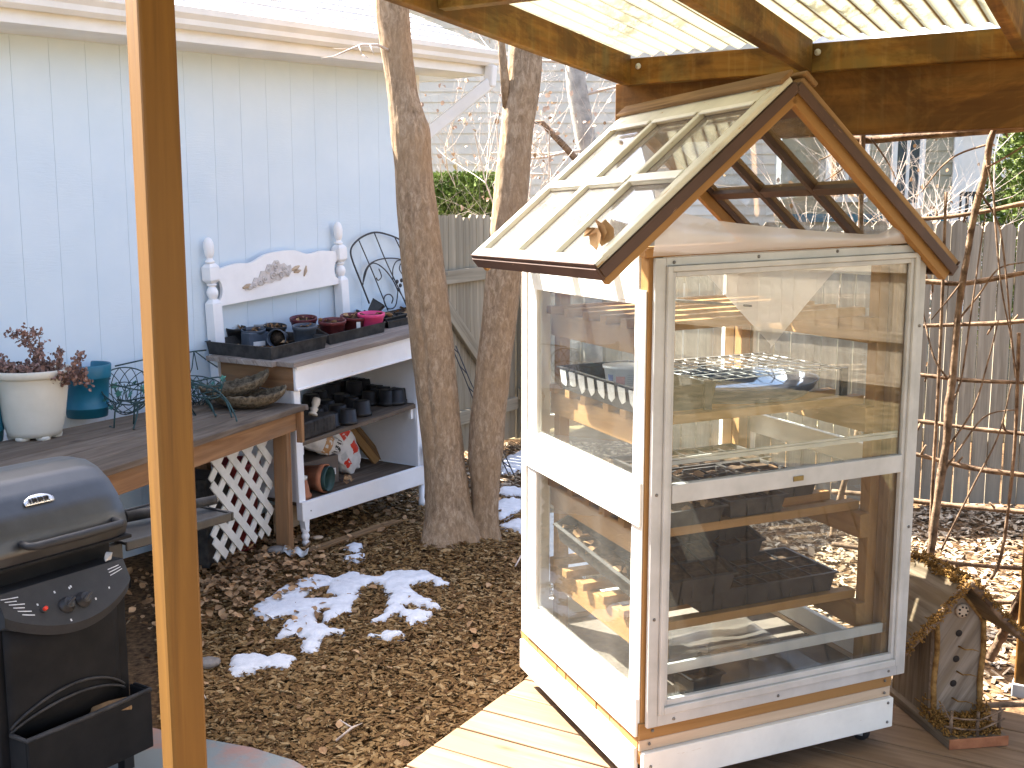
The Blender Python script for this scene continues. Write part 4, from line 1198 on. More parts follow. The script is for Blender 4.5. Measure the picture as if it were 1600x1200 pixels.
# ------------------------------------------------------------------ things inside the greenhouse
def tray(name, label, cat, m, w, d, h, mat, cells=None, soil=None, fill=.8, rim=.008, taper=.01, group=None, lip=.004, leaves=0):
    """open plastic tray; m maps local (x 0..w, y 0..d, z) into the scene"""
    t = thing(name, m(w / 2, d / 2, 0), label, cat, group)
    mb = MB(); th = .003
    o0 = [(taper, taper), (w - taper, taper), (w - taper, d - taper), (taper, d - taper)]
    o1 = [(0, 0), (w, 0), (w, d), (0, d)]
    i1 = [(th, th), (w - th, th), (w - th, d - th), (th, d - th)]
    i0 = [(taper + th, taper + th), (w - taper - th, taper + th), (w - taper - th, d - taper - th), (taper + th, d - taper - th)]
    r1 = [(-rim, -rim), (w + rim, -rim), (w + rim, d + rim), (-rim, d + rim)]
    P = lambda L, z: [m(x, y, z) for x, y in L]
    lay = [P(o0, 0), P(o1, h - lip), P(r1, h - lip), P(r1, h), P(i1, h), P(i0, th)]
    for A_, B_ in zip(lay, lay[1:]):
        for k in range(4): mb.poly([A_[k], A_[(k + 1) % 4], B_[(k + 1) % 4], B_[k]])
    mb.poly(list(reversed(lay[0]))); mb.poly(lay[-1])
    if cells:
        nx, ny = cells
        for i in range(1, nx): mb.box((w * i / nx - .002, th, th), (w * i / nx + .002, d - th, h * .96), m)
        for j in range(1, ny): mb.box((th, d * j / ny - .002, th), (w - th, d * j / ny + .002, h * .955), m)
    mb.build("body", mat, t)
    if soil:
        mb = MB(); mb.grid(14, 14, lambda u, v: m(th + taper * .6 + (w - 2 * th - 1.2 * taper) * u, th + taper * .6 + (d - 2 * th - 1.2 * taper) * v, h * fill + .006 * noise.noise((u * 9, v * 9, w * 50))))
        mb.build("soil", soil, t)
    if leaves:
        mb = MB()
        for _ in range(leaves): add_leaf(mb, m(random.uniform(.02, w - .02), random.uniform(.02, d - .02), h * fill + random.uniform(.005, .02)), random.uniform(.03, .06), .5)
        mb.build("dry_leaves", M['dryleaf'], t)
    return t
def gmap(a, b, z, rot=0, tx=0, ty=0):
    c, s = math.cos(rot), math.sin(rot)
    return lambda x, y, zz: G(a + c * x - s * y, b + s * x + c * y, z + zz + tx * x + ty * y)
random.seed(5)
pt = tray("plug_tray", "black seed tray with torn white paper cells on the upper left shelf", "tray", gmap(.045, .14, 1.088), .26, .56, .075, M['blackdusty'], None, None, .3)
mb = MB()
for k in range(8):
    b0 = .15 + k * .07
    pts = [G(.045 - .0035, b0, 1.155), G(.045 - .0035, b0 + .045, 1.155), G(.048, b0 + .046, 1.115 + random.uniform(-.006, .006)), G(.05, b0 + .03, 1.100 + random.uniform(-.006, .008)), G(.05, b0 + .012, 1.107 + random.uniform(-.006, .006)), G(.048, b0 + .003, 1.115)]
    mb.poly(pts)
mb.build("paper_cell", M['cup'], pt, solid=.002)
cc = G(.18, .50, 1.094)
cup = thing("plastic_tub", cc, "empty white food tub with faded pink and blue print in the black seed tray", "tub")
mb = MB(); mb.lathe(cc, [(.001, .0), (.046, .0), (.048, .004), (.0585, .074), (.063, .077), (.0645, .087), (.061, .087), (.0575, .077), (.046, .006), (.001, .005)], 32); mb.build("body", M['cup'], cup)
def onlathe(c, r0, r1, z0, z1, a0, a1, mat, name, par, n=8, out=.0006):
    mb = MB()
    mb.grid(n, 1, lambda u, v: c + Vector((math.cos(a0 + (a1 - a0) * u), math.sin(a0 + (a1 - a0) * u), 0)) * ((r0 + (r1 - r0) * v) + out) + Vector((0, 0, z0 + (z1 - z0) * v)))
    return mb.build(name, mat, par)
onlathe(cc, .0490, .0555, .012, .056, R(-118), R(-88), M['cuppink'], "print", cup)
onlathe(cc, .0532, .0560, .040, .060, R(-150), R(-128), M['cupblue'], "print", cup)
onlathe(cc, .0494, .0510, .014, .025, R(-148), R(-126), M['black'], "print", cup)
for k in range(7):
    z = .020 + k * .0065; r = .0482 + (.0585 - .048) * (z - .004) / .070
    onlathe(cc, r, r + .0003, z, z + .0016, R(-80), R(-52 + (k * 7) % 9), M['alumgrey'], "print", cup, 6)

bt = thing("blue_basin", G(.52, .33, 1.09), "shallow oval blue plastic basin on the upper shelf under a wire rack", "basin")
mb = MB(); n = 40
prof = [(.001, 0), (.86, 0), (.96, .02), (1.0, .045), (1.03, .047), (1.02, .042), (.95, .018), (.85, .005), (.001, .004)]
for i, (r, z) in enumerate(prof):
    for k in range(n):
        a = 2 * math.pi * k / n; mb.v.append(G(.50 + .255 * r * math.cos(a), .31 + .215 * r * math.sin(a), 1.09 + z))
for i in range(len(prof) - 1):
    for k in range(n): mb.face((i * n + k, i * n + (k + 1) % n, (i + 1) * n + (k + 1) % n, (i + 1) * n + k), [(0, 0)] * 4, True)
mb.build("body", M['blue'], bt)
wr = thing("wire_rack", G(.52, .33, 1.16), "flat pale wire grid rack with black corner legs above the blue basin", "rack")
mb = MB()
for k in range(12): mb.tube([G(.27 + .045 * k, .13, 1.168), G(.27 + .045 * k, .57, 1.168)], .0016, 5)
for k in range(9): mb.tube([G(.27, .13 + .055 * k, 1.170), G(.765, .13 + .055 * k, 1.170)], .0016, 5)
mb.build("grid", M['clearwire'], wr)
for a, b in ((.27, .13), (.765, .13), (.27, .57), (.765, .57), (.52, .57)):
    mb = MB(); gbox(mb, (a - .012, b - .006, 1.088), (a + .012, b + .006, 1.172)); mb.build("leg", M['black'], wr)
mb = MB(); mb.tube([G(.27, .575, 1.166), G(.765, .575, 1.166)], .004, 6); mb.tube([G(.77, .13, 1.166), G(.77, .575, 1.166)], .004, 6); mb.build("frame", M['black'], wr)

tray("seed_tray", "black seed tray of dry leaves and twigs on the middle shelf by the left pane", "tray", gmap(.045, .09, .762), .27, .42, .05, M['blackdusty'], None, M['soil'], .7, leaves=40)
tray("seed_tray", "dark shadowed seed tray at the front of the middle shelf", "tray", gmap(.34, .10, .762), .20, .40, .055, M['blackdusty'], (3, 5), M['soil'], .8, leaves=6)
tray("seed_tray", "small black tray at the right of the middle shelf", "tray", gmap(.58, .22, .762), .17, .32, .05, M['blackdusty'], (2, 4), M['soil'], .8, leaves=4)
tray("seed_tray", "black seed tray added at the back right of the middle shelf to block sun", "tray", gmap(.30, .56, .762), .50, .24, .05, M['blackdusty'], (6, 3), M['soil'], .8)  # extra tray, added to keep sun off the birdhouse
tray("seed_tray", "wide black cell tray lying flat at the front right of the lowest shelf", "tray", gmap(.25, .11, .485), .50, .27, .062, M['black'], (6, 3), M['soil'], .85)
tray("seed_tray", "black cell tray tilted on top of the lowest shelf stack", "tray", gmap(.26, .26, .56, .1, .0, .28), .34, .30, .06, M['black'], (4, 3), M['soil'], .85, leaves=3)
tray("seed_tray", "small black cell pack at the front left of the lowest shelf stack", "tray", gmap(.10, .10, .52, -.05, .05, .1), .17, .24, .06, M['black'], (2, 3), M['soil'], .85, leaves=6)
tray("seed_tray", "long black tray leaning on its edge by the left pane", "tray", gmap(.09, .24, .50, .12, .35, .16), .09, .46, .06, M['blackdusty'], None, M['soil'], .35, leaves=10)
tray("seed_tray", "black tray leaning behind the long tray on the lowest shelf", "tray", gmap(.17, .32, .55, .10, .5, .15), .16, .40, .06, M['blackdusty'], (2, 4), M['soil'], .5, leaves=3)
tray("seed_tray", "black cell tray stacked steeply at the front left of the lowest shelf", "tray", gmap(.13, .07, .55, .04, -.02, .30), .22, .26, .065, M['black'], (3, 3), M['soil'], .85)
tray("seed_tray", "topmost black cell tray of the tilted lowest shelf stack", "tray", gmap(.30, .30, .625, .08, -.05, .34), .26, .22, .06, M['black'], (3, 2), M['soil'], .85, leaves=2)
bp = tray("square_pot", "square black pot with white label on the greenhouse floor", "pot", gmap(.185, .03, .225, .15), .11, .10, .10, M['black'], None, M['soil'], .7)
mb = MB(); mm = gmap(.185, .03, .225, .15); mb.box((.03, -.0035, .03), (.085, .004, .058), mm); mb.build("label", M['tag'], bp)
mb = MB(); mb.grid(10, 6, lambda u, v: G(.28 + .45 * u, .12 + .55 * v, .226 + .018 * noise.noise((u * 3, v * 3, 0)) + .016))
tag(mb.build("plastic_sheeting", M['ghsheet'], base=G(.5, .4, .23)), "crumpled clear sheeting on the greenhouse floor", "sheeting")
c0 = G(.03, .74, 1.40)
mb = MB(); mb.tube([G(.03, .74, 1.405), G(.05, .62, 1.425), G(.2, .2, 1.40), G(.36, .05, 1.385)], [.006, .006, .005, .003], 7)
tag(mb.build("dark_rod", M['ironwire'], base=c0), "thin dark rod lying across the top of the greenhouse shelves", "rod")

# ------------------------------------------------------------------ birdhouse
BX = Vector((.195, .030, 0)).normalized(); BY = Vector((-.16, .98, 0)).normalized()
BO = Vector((1.362, 3.196, 0))
def bh(x, y, z): return BO + BX * x + BY * y + Vector((0, 0, z))
bd = thing("birdhouse", bh(.1, .2, 0), "tall rustic grey wooden birdhouse with bark edged roof and tiny twig balcony", "birdhouse")
mb = MB(); mb.box((0, 0, .0), (.20, .46, .032), bh); mb.build("base_board", M['birdwood'], bd, bevel=.003)
mb = MB(); mb.box((.0, -.006, .001), (.20, -.0005, .034), bh); mb.build("base_edge", M['brick'], bd, bevel=.002)
wf_, wx0, wx1, wy0, wy1 = .0, .022, .198, .155, .38
WZ, AZ = .355, .475
mb = MB()
mb.prism([bh(wx0, wy0, .033), bh(wx1, wy0, .033), bh(wx1, wy0, WZ), bh(.1, wy0, AZ), bh(wx0, wy0, WZ)], BY * .012); mb.build("front_board", M['birdfront'], bd)
mb = MB()
mb.box((wx0, wy0 + .013, .033), (wx0 + .012, wy1, WZ), bh); mb.box((wx1 - .012, wy0 + .013, .033), (wx1, wy1, WZ), bh)
mb.prism([bh(wx0, wy1, .033), bh(wx1, wy1, .033), bh(wx1, wy1, WZ), bh(.1, wy1, AZ), bh(wx0, wy1, WZ)], BY * .012); mb.build("side_board", M['birdwood'], bd)
# roof: two slabs meeting at a ridge, overhanging
def roofp(sgn, q, y, h):
    ex, ez = (-.105, .285) if sgn < 0 else (.315, .285)
    dx, dz = ex - .1, ez - .497; L = math.hypot(dx, dz); nx, nz = (dz / L, -dx / L) if sgn < 0 else (-dz / L, dx / L)
    if nz < 0: nx, nz = -nx, -nz
    return bh(.1 + dx * q + nx * h, y, .497 + dz * q + nz * h)
for sg in (-1, 1):
    mb = MB(); mb.box((0, .10, 0), (1, .41, .016), lambda q, y, h: roofp(sg, q, y, h)); rb = mb.build("roof", M['birdwood'], bd, bevel=.003)
    mb = MB()
    mb.tube([roofp(sg, q, .095, .004 + .003 * math.sin(q * 9)) for q in np.linspace(-.03, 1.02, 8)], [.013, .0125, .012, .0115, .0115, .012, .012, .011], 9, jit=.08); mb.build("edge_log", M['barkstick'], rb)
mb = MB()
for _ in range(650):
    y = random.uniform(.09, .41); c = roofp(random.choice((-1, 1)), abs(random.gauss(0, .035)), y, .014 + abs(random.gauss(0, .006)))
    d = Vector((random.gauss(0, 1), random.gauss(0, 1), random.gauss(0, .6))).normalized() * random.uniform(.008, .02)
    mb.tube([c, c + d], .0022, 4)
for _ in range(700):
    sg = random.choice((-1, 1)); c = roofp(sg, random.uniform(0, 1), .085 + random.gauss(0, .008), .014 + random.gauss(0, .006))
    d = Vector((random.gauss(0, 1), random.gauss(0, 1), random.gauss(0, .6))).normalized() * random.uniform(.006, .016)
    mb.tube([c, c + d], .002, 4)
mb.build("moss_trim", M['moss'], bd)
mb = MB()
for x in (wx0 + .008, wx1 - .006):
    mb.tube([bh(x + .003 * math.sin(z * 30), wy0 - .008, z) for z in np.linspace(.034, .36, 7)], [.010, .009, .010, .009, .0085, .009, .008], 8, jit=.1)
mb.build("corner_twig", M['ochre'], bd)
mb = MB()
for sg in (-1, 1):
    mb.tube([bh(.1 + sg * x, wy0 - .006, z) for x, z in ((.008, .452), (.04, .415), (.075, .372), (.088, .352))], .006, 7, jit=.15)
mb.build("gable_twig", M['ochre'], bd)
mb = MB(); c = bh(.113, wy0 - .001, .392)
mb.lathe(c, [(.001, .012), (.012, .012), (.021, .009), (.023, .004), (.023, 0)], 24, tuple(-BY)); kb = mb.build("knob_plate", M['palewood'], bd)
mb = MB()
for k in range(7):
    a = k * 2 * math.pi / 7; p = c + (BX * math.cos(a) + Vector((0, 0, 1)) * math.sin(a)) * .0145 - BY * .0108
    mb.lathe(p, [(.001, .0022), (.0035, .0022), (.0035, 0)], 8, tuple(-BY))
mb.build("knob_hole", M['deck_under'], kb)
for x, z in ((.109, .315), (.105, .228), (.10, .145)):
    mb = MB(); p = bh(x, wy0 - .0008, z); mb.lathe(p, [(.001, .0012), (.0115, .0012), (.0115, 0)], 18, tuple(-BY)) if False else mb.lathe(p, [(.001, .0008), (.0115, .0008), (.0115, 0)], 18, tuple(-BY)); mb.build("entrance_hole", M['deck_under'], bd)
for x, z in ((.112, .270), (.110, .185), (.10, .095)):
    mb = MB(); p = bh(x, wy0, z); mb.tube([p, p - BY * .03 + BX * .004, p - BY * .045 + BX * .02 + Vector((0, 0, .006)), p - BY * .04 + BX * .045 + Vector((0, 0, -.004))], [.003, .0025, .002, .0012], 6); mb.build("perch", M['ochre'], bd)
mb = MB()
for _ in range(900):
    c = bh(random.uniform(.0, .19), random.uniform(.01, wy0), .034 + abs(random.gauss(0, .009)))
    if random.random() < .25: c = bh(random.choice((wx0 - .004, .19)) + random.gauss(0, .008), random.uniform(.08, .2), .035 + abs(random.gauss(0, .03)))
    d = Vector((random.gauss(0, 1), random.gauss(0, 1), random.gauss(0, .7))).normalized() * random.uniform(.008, .02)
    mb.tube([c, c + d], .0022, 4)
mb.build("moss_bed", M['moss'], bd)
mb = MB()
for x, y in ((.02, .025), (.098, .006), (.188, .03)): mb.tube([bh(x, y, .034), bh(x, y, .115)], [.006, .005], 7)
for z in (.062, .095): mb.tube([bh(-.0, .03, z + .002), bh(.05, .012, z - .004), bh(.1, -.002, z - .003), bh(.15, .012, z + .004), bh(.205, .03, z + .012)], .003, 6)
mb.tube([bh(-.002, .045, .13), bh(.012, .02, .09)], .0022, 5)
mb.build("balcony_rail", M['barkstick'], bd)

# ------------------------------------------------------------------ twig trellis with vine
TP, TN = pc(0, -.20, 0), PR
def tl(x, y, off=0): return at_pl(x, y, TP + PR * off, TN)
tt = thing("twig_trellis", tl(1500, 1000), "rustic trellis of crooked twig rails lashed to uprights beside the greenhouse", "trellis")
rails = [[(1290,214),(1345,219),(1420,214),(1460,211),(1520,206),(1600,200),(1680,196)], [(1400,344),(1470,340),(1540,330),(1600,318),(1690,306)],
         [(1410,438),(1450,440),(1500,443),(1550,436),(1600,426),(1690,412)], [(1405,510),(1450,509),(1500,507),(1560,505),(1610,501),(1690,498)],
         [(1405,583),(1450,587),(1500,593),(1550,596),(1600,598),(1690,603)], [(1405,655),(1450,660),(1500,667),(1550,673),(1600,678),(1690,688)],
         [(1400,703),(1440,712),(1480,722),(1530,733),(1600,742),(1690,752)], [(1300,768),(1380,775),(1440,784),(1520,793),(1600,800),(1690,812)],
         [(1300,850),(1380,862),(1440,872),(1500,881),(1560,886),(1650,890)], [(1480,925),(1540,940),(1600,938),(1660,930)]]
for i, L in enumerate(rails):
    r0 = (.016, .010, .0105, .009, .009, .0095, .011, .012, .010, .012)[i] * .84
    mb = MB(); P = spline([(tl(x, y, .012 * (i % 2)), r0 * random.uniform(.85, 1.15)) for x, y in L], 26)
    mb.tube([p for p, r in P], [r * (1 + .12 * noise.noise((k * .9, i, 0))) for k, (p, r) in enumerate(P)], 8, jit=.06)
    for _ in range(2):
        k = random.randint(3, 22); d = Vector((random.gauss(0, .4), random.gauss(0, .4), random.choice((-1, 1)))).normalized()
        mb.tube([P[k][0], P[k][0] + d * random.uniform(.02, .05)], [.005, .003], 6)
    mb.build("rail", M['barkstick'], tt)
ups = [([(1348,205),(1347,260),(1345,330),(1346,420)], .010), ([(1478,300),(1474,420),(1470,520),(1464,640),(1458,740),(1452,860)], .006), ([(1690,190),(1685,500),(1690,900)], .014),
       ([(1300,840),(1312,780),(1335,700),(1350,620)], .012), ([(1548,905),(1566,860),(1585,700),(1592,520)], .006), ([(1600,925),(1575,975),(1545,1030)], .018)]
for L, r0 in ups:
    mb = MB(); P = spline([(tl(x, y, -.02), r0) for x, y in L], 18)
    mb.tube([p for p, r in P], [r * random.uniform(.88, 1.12) for p, r in P], 8, jit=.06); mb.build("upright", M['barkstick'], tt)
vn = thing("climbing_vine", tl(1452, 880, -.03), "gnarled bare vine stem climbing the twig trellis right of the greenhouse", "vine")
mb = MB(); vp = [(1448,890,9),(1456,850,9),(1462,800,8),(1470,745,9),(1479,690,7.5),(1482,640,9.5),(1487,600,8),(1492,545,7),(1497,490,6.5),(1504,440,7),(1513,390,6.5),(1520,345,6.5),(1531,300,7),(1541,262,7),(1546,225,6.5),(1556,195,6),(1570,150,6)]
P = spline([(tl(x, y, -.045), r * 4.0 / F_PX * .72) for x, y, r in vp], 60)
mb.tube([p for p, r in P], [r * (1 + .16 * noise.noise((k * .5, 0, 0))) for k, (p, r) in enumerate(P)], 11, jit=.07); mb.build("stem", M['barkstick'], vn)
mb = MB()
sh = [[(1482,640),(1500,600),(1510,540),(1520,470),(1530,400),(1540,330)], [(1479,700),(1520,640),(1545,560),(1560,500)], [(1497,500),(1530,460),(1560,420),(1600,410)], [(1504,440),(1480,470),(1455,500)],
      [(1541,262),(1580,240),(1640,200)], [(1546,225),(1500,240),(1470,262),(1440,300)], [(1531,300),(1560,350),(1572,430),(1580,520),(1590,600)], [(1470,745),(1500,700),(1540,650),(1590,640)],
      [(1540,250),(1552,300),(1556,360),(1565,450),(1580,530),(1586,590)], [(1470,860),(1520,760),(1560,680),(1580,600)], [(1345,225),(1320,260),(1290,282)], [(1360,215),(1385,250),(1400,280)], [(1487,600),(1460,560),(1445,500),(1440,460)], [(1456,850),(1440,880),(1425,900)], [(1330,205),(1300,240),(1280,250)]]
for L in sh:
    P = spline([(tl(x, y, -.04 + random.gauss(0, .02)), 0) for x, y in L], 14)
    mb.tube([p for p, r in P], [.0035 * (1 - .6 * k / 14) + .0008 for k in range(15)], 5)
mb.build("shoots", M['barkstick'], vn)
mb = MB(); P = [bh(.24, .26, .008), bh(.40, .25, .010), bh(.62, .22, .010)]
mb.tube(P, [.010, .011, .009], 8, jit=.06); tag(mb.build("stick", M['barkstick'], base=P[0]), "pale debarked stick lying on the deck behind the birdhouse", "stick")
# ------------------------------------------------------------------ gas grill
GC = Vector((-1.30, 3.20, 0))
def gr(t, d, z): return GC + HU * t + HN * d + Vector((0, 0, z))
gl = thing("gas_grill", gr(-.09, -.2, GZ), "dusty black gas grill with rounded lid, two knobs and red igniter button", "grill")
LT0, LT1 = -.345, .160
# lid: rounded profile run along its width, ends closed
def lidprof():
    return [(.0, .655), (.012, .690), (.0, .735), (-.03, .785), (-.075, .832), (-.135, .868), (-.20, .885), (-.27, .884), (-.34, .86), (-.395, .81), (-.425, .74), (-.43, .655)]
P = lidprof()
mb = MB(); n_ = 16
tt_ = [LT0 + (LT1 - LT0) * k / n_ for k in range(n_ + 1)]
def lid(u, v):
    k = v * (len(P) - 1); i = min(int(k), len(P) - 2); f_ = k - i
    d = P[i][0] * (1 - f_) + P[i + 1][0] * f_; z = P[i][1] * (1 - f_) + P[i + 1][1] * f_
    e = abs(2 * u - 1) ** 8
    cz, cd = .70, -.215
    s_ = 1 - .07 * e
    return gr(LT0 + (LT1 - LT0) * u, cd + (d - cd) * s_, cz + (z - cz) * s_)
mb.grid(32, 44, lid)
for u in (0, 1):
    mb.poly([lid(u, v / 22) for v in (range(23) if u else range(22, -1, -1))])
lo = mb.build("lid", M['grill'], gl)
mb = MB(); mb.box((LT0 - .008, -.43, .643), (LT1 + .008, .006, .6545), gr); mb.build("lid_seat", M['grillbody'], gl, bevel=.003)
mb = MB()
pts = [(-.205, .0), (-.205, .038), (-.19, .052), (-.05, .058), (.09, .052), (.105, .038), (.105, .0)]
mb.tube([gr(t, d + .004, .712) for t, d in pts], [.011, .011, .0125, .0135, .0125, .011, .011], 12); mb.build("handle", M['grillpanel'], lo)
mb = MB()
def badge(u, v):
    t = -.155 + .095 * u; hgt = .024 * (1 - abs(2 * u - 1) ** 2.6 * .55)
    z = .806 + hgt * v; d = -.047 - (z - .806) * .85 + .004
    return gr(t, d, z)
mb.grid(16, 3, badge)
bg = mb.build("badge", M['chrome'], lo, solid=.004)
mb = MB()
for k in range(7):
    t = -.138 + k * .0095
    w_ = .0055
    for (za, zb, ta, tb) in ((.810, .824, 0, .0015), (.822, .824, 0, w_), (.810, .824, w_ - .0015, w_)) if k % 2 else ((.810, .812, 0, w_), (.816, .818, 0, w_), (.810, .824, 0, .0015)):
        mb.box((t + ta, -.047 - (za - .806) * .85 + .0065 - (zb - za) * .85, za), (t + tb, -.047 - (za - .806) * .85 + .0075, zb), gr)
mb.build("badge_marks", M['black'], bg)
# fire box and body
mb = MB(); mb.box((LT0 + .03, -.40, .50), (LT1 - .03, -.055, .641), gr); mb.build("fire_box", M['grillbody'], gl, bevel=.008)
mb = MB(); mb.box((-.31, -.40, -.08), (.135, -.0, .50), gr); mb.build("cabinet", M['grillbody'], gl, bevel=.006)
mb = MB()
def door(u, v):
    t = -.285 + .375 * u; z = .15 + .33 * v
    return gr(t, .012 + .035 * math.sin(math.pi * u) * .8, z)
mb.grid(16, 4, door); mb.build("front_panel", M['grillbody'], gl, solid=.01)
# control panel: sloping face with a bowed lower edge
mb = MB()
PL, PR_ = -.30, .118
def pan(u, v):
    t = PL + (PR_ - PL) * u; bow = math.sin(math.pi * u) ** .8
    zt, dt = .590, .022
    zb = .532 - .062 * bow; db = .055 + .052 * bow
    return gr(t, dt + (db - dt) * v, zt + (zb - zt) * v)
mb.grid(28, 6, pan)
for k in range(28):
    a, c = k / 28, (k + 1) / 28
    mb.poly([pan(c, 1), pan(a, 1), pan(a, 1) + Vector((0, 0, -.03)) - HN * .01, pan(c, 1) + Vector((0, 0, -.03)) - HN * .01])
    mb.poly([pan(c, 1) + Vector((0, 0, -.03)) - HN * .01, pan(a, 1) + Vector((0, 0, -.03)) - HN * .01, gr(PL + (PR_ - PL) * a, -.0, .48), gr(PL + (PR_ - PL) * c, .0, .48)])
mb.poly([pan(0, 0), pan(0, 1), pan(0, 1) + Vector((0, 0, -.03)), gr(PL, 0, .48), gr(PL, 0, .59)]); mb.poly([gr(PR_, 0, .59), gr(PR_, 0, .48), pan(1, 1) + Vector((0, 0, -.03)), pan(1, 1), pan(1, 0)])
mb.poly([pan(0, 0), pan(1, 0), gr(PR_, -.055, .585), gr(PL, -.055, .585)])
cp = mb.build("control_panel", M['grillpanel'], gl)
def pn(u, v):
    e = .01
    return (pan(min(1, u + e), v) - pan(max(0, u - e), v)).cross(pan(u, min(1, v + e)) - pan(u, max(0, v - e))).normalized()
for u in (.435, .565):
    c = pan(u, .60); nn = pn(u, .60); nn = -nn if nn.dot(HN) < 0 else nn
    mb = MB(); mb.lathe(c, [(.024, 0), (.024, .004), (.019, .006), (.017, .022), (.015, .024), (.001, .024)], 22, tuple(nn))
    kb = mb.build("knob", M['black'], gl)
    side = HU * .8 + Vector((0, 0, .6)); mb = MB(); mb.bar(c + nn * .03 - side * .016, c + nn * .03 + side * .016, .009, .014, nn); mb.build("knob_grip", M['black'], kb, bevel=.003)
c = pan(.265, .62); nn = pn(.265, .62); nn = -nn if nn.dot(HN) < 0 else nn
mb = MB(); mb.lathe(c, [(.0085, 0), (.0085, .006), (.0068, .007)], 14, tuple(nn)); mb.build("button_bezel", M['black'], gl)
mb = MB(); mb.lathe(c + nn * .0065, [(.0062, 0), (.006, .012), (.003, .014), (.001, .0142)], 14, tuple(nn)); mb.build("igniter_button", M['red'], gl)
mb = MB()
def ink(u0, u1, v, h=.028):
    for k in range(4):
        a, c = u0 + (u1 - u0) * k / 4, u0 + (u1 - u0) * (k + 1) / 4
        nn = pn((a + c) / 2, v); nn = -nn if nn.dot(HN) < 0 else nn
        mb.poly([pan(a, v) + nn * .0007, pan(c, v) + nn * .0007, pan(c, v - h) + nn * .0007, pan(a, v - h) + nn * .0007])
for k in range(6): ink(.015 + .02 * k, (.135, .115, .16, .15, .185, .195)[k], .22 + k * .105)
for k in range(3): ink(.845 - .0 * k, (.945, .955, .96)[k], .20 + k * .09)
for u, v in ((.385, .30), (.415, .95), (.50, .30), (.515, .28), (.655, .72), (.79, .66), (.235, .50)): ink(u, u + .012, v, .05)
mb.build("printed_lettering", M['white_ink'], cp)
# condiment bin at the bottom: straight fronted plastic trough under an arched recess
mb = MB(); BL, BR = -.285, .138
mb.box((BL, .092, -.02), (BR, .102, .168), gr); mb.box((BL, .005, -.02), (BL + .010, .0915, .168), gr); mb.box((BR - .010, .005, -.02), (BR, .0915, .168), gr); mb.box((BL + .011, .005, -.02), (BR - .011, .0915, -.01), gr)
mb.build("condiment_bin", M['grillbody'], gl, bevel=.004)
mb = MB(); mb.tube([gr(BL, .02, .168), gr(BL, .097, .170), gr((BL + BR) / 2, .099, .168), gr(BR, .097, .170), gr(BR, .02, .168)], .0075, 8); mb.build("bin_rim", M['blackdusty'], gl)
for hh in (.0, .022):
    mb = MB(); mb.tube([gr(-.285 + (.415 - .03) * k / 24, .020 + .034 * math.sin(math.pi * k / 24), .172 + hh * .5 + (.060 + hh) * math.sin(math.pi * k / 24) ** .8) for k in range(25)], .0045, 7); mb.build("arch_trim", M['blackdusty'], gl)
for t, d in ((-.30, -.02), (.12, -.02), (-.30, -.38), (.12, -.38)):
    mb = MB(); mb.box((t - .018, d - .018, GZ + .03), (t + .018, d + .018, -.07), gr); mb.build("leg", M['black'], gl)
# right folding side shelf, black
mb = MB()
mb.box((.175, -.36, .606), (.60, -.03, .618), gr)
mb.box((.165, -.37, .592), (.60, -.36, .624), gr); mb.box((.165, -.03, .592), (.60, -.02, .624), gr); mb.box((.60, -.37, .592), (.612, -.02, .624), gr)
mb.build("side_shelf", M['black'], gl, bevel=.004)
for d0 in (-.30, -.12):
    mb = MB(); mb.box((.12, d0, .50), (.20, d0 + .03, .60), gr); mb.build("shelf_bracket", M['black'], gl)
cyl = [gr(.30, -.20, .648), gr(.625, -.13, .648)]
mb = MB(); mb.tube(cyl, [.019, .017], 14); mb.tube([gr(.22, -.218, .644), cyl[0]], .006, 7); tag(mb.build("rolled_tool", M['blackdusty'], base=cyl[0]), "long black cylinder lying on the grill side shelf", "tool")
mb = MB(); mb.box((.02, -.030, .597), (.036, -.016, .617), lambda x, y, z: gr(x + .045, y + .03, z)); 
mb.v = [p + Vector((random.gauss(0, .004), random.gauss(0, .004), random.gauss(0, .003))) for p in mb.v]
tag(mb.build("paper_scrap", M['potgrey'], base=gr(.07, -.0, .6)), "crumpled pale scrap wedged beside the grill lid", "scrap")
mb = MB(); c = gr(.01, .055, .135)
mb.lathe(c - HU * .05, [(.001, -.01), (.03, 0), (.033, .05), (.028, .11), (.001, .12)], 14, tuple((HU + HN * .2).normalized()), ripple=lambda a, z: .12 * math.sin(9 * a)); tag(mb.build("scrub_brush", M['oldbrown'], base=c), "brown bristled brush lying in the grill's bottom bin", "brush")

# ------------------------------------------------------------------ work table
TZ = .66
TR_ = Vector((-1.115, 5.80, 0)); TD = Vector((-.30, -.955, 0)).normalized(); TBk = Vector((-.955, .30, 0)).normalized()
def tb(s, w, z): return TR_ + TD * s + TBk * w + Vector((0, 0, z))
wt_ = thing("work_table", tb(1, .3, GZ), "long weathered wooden work table with brown apron against the blue wall", "table")
LEN = 2.9
def wback(s): return .60 + .16 * s
mb = MB()
for k in range(5):
    a, c = k / 5, (k + 1) / 5
    mb.hexa([tb(-.0, wback(0) * a + .002, TZ - .03), tb(LEN, wback(LEN) * a + .002, TZ - .03), tb(0, wback(0) * c - .002, TZ - .03), tb(LEN, wback(LEN) * c - .002, TZ - .03),
             tb(-.0, wback(0) * a + .002, TZ + .001 * k), tb(LEN, wback(LEN) * a + .002, TZ + .001 * k), tb(0, wback(0) * c - .002, TZ + .001 * k), tb(LEN, wback(LEN) * c - .002, TZ + .001 * k)])
mb.build("tabletop", M['table'], wt_, bevel=.004)
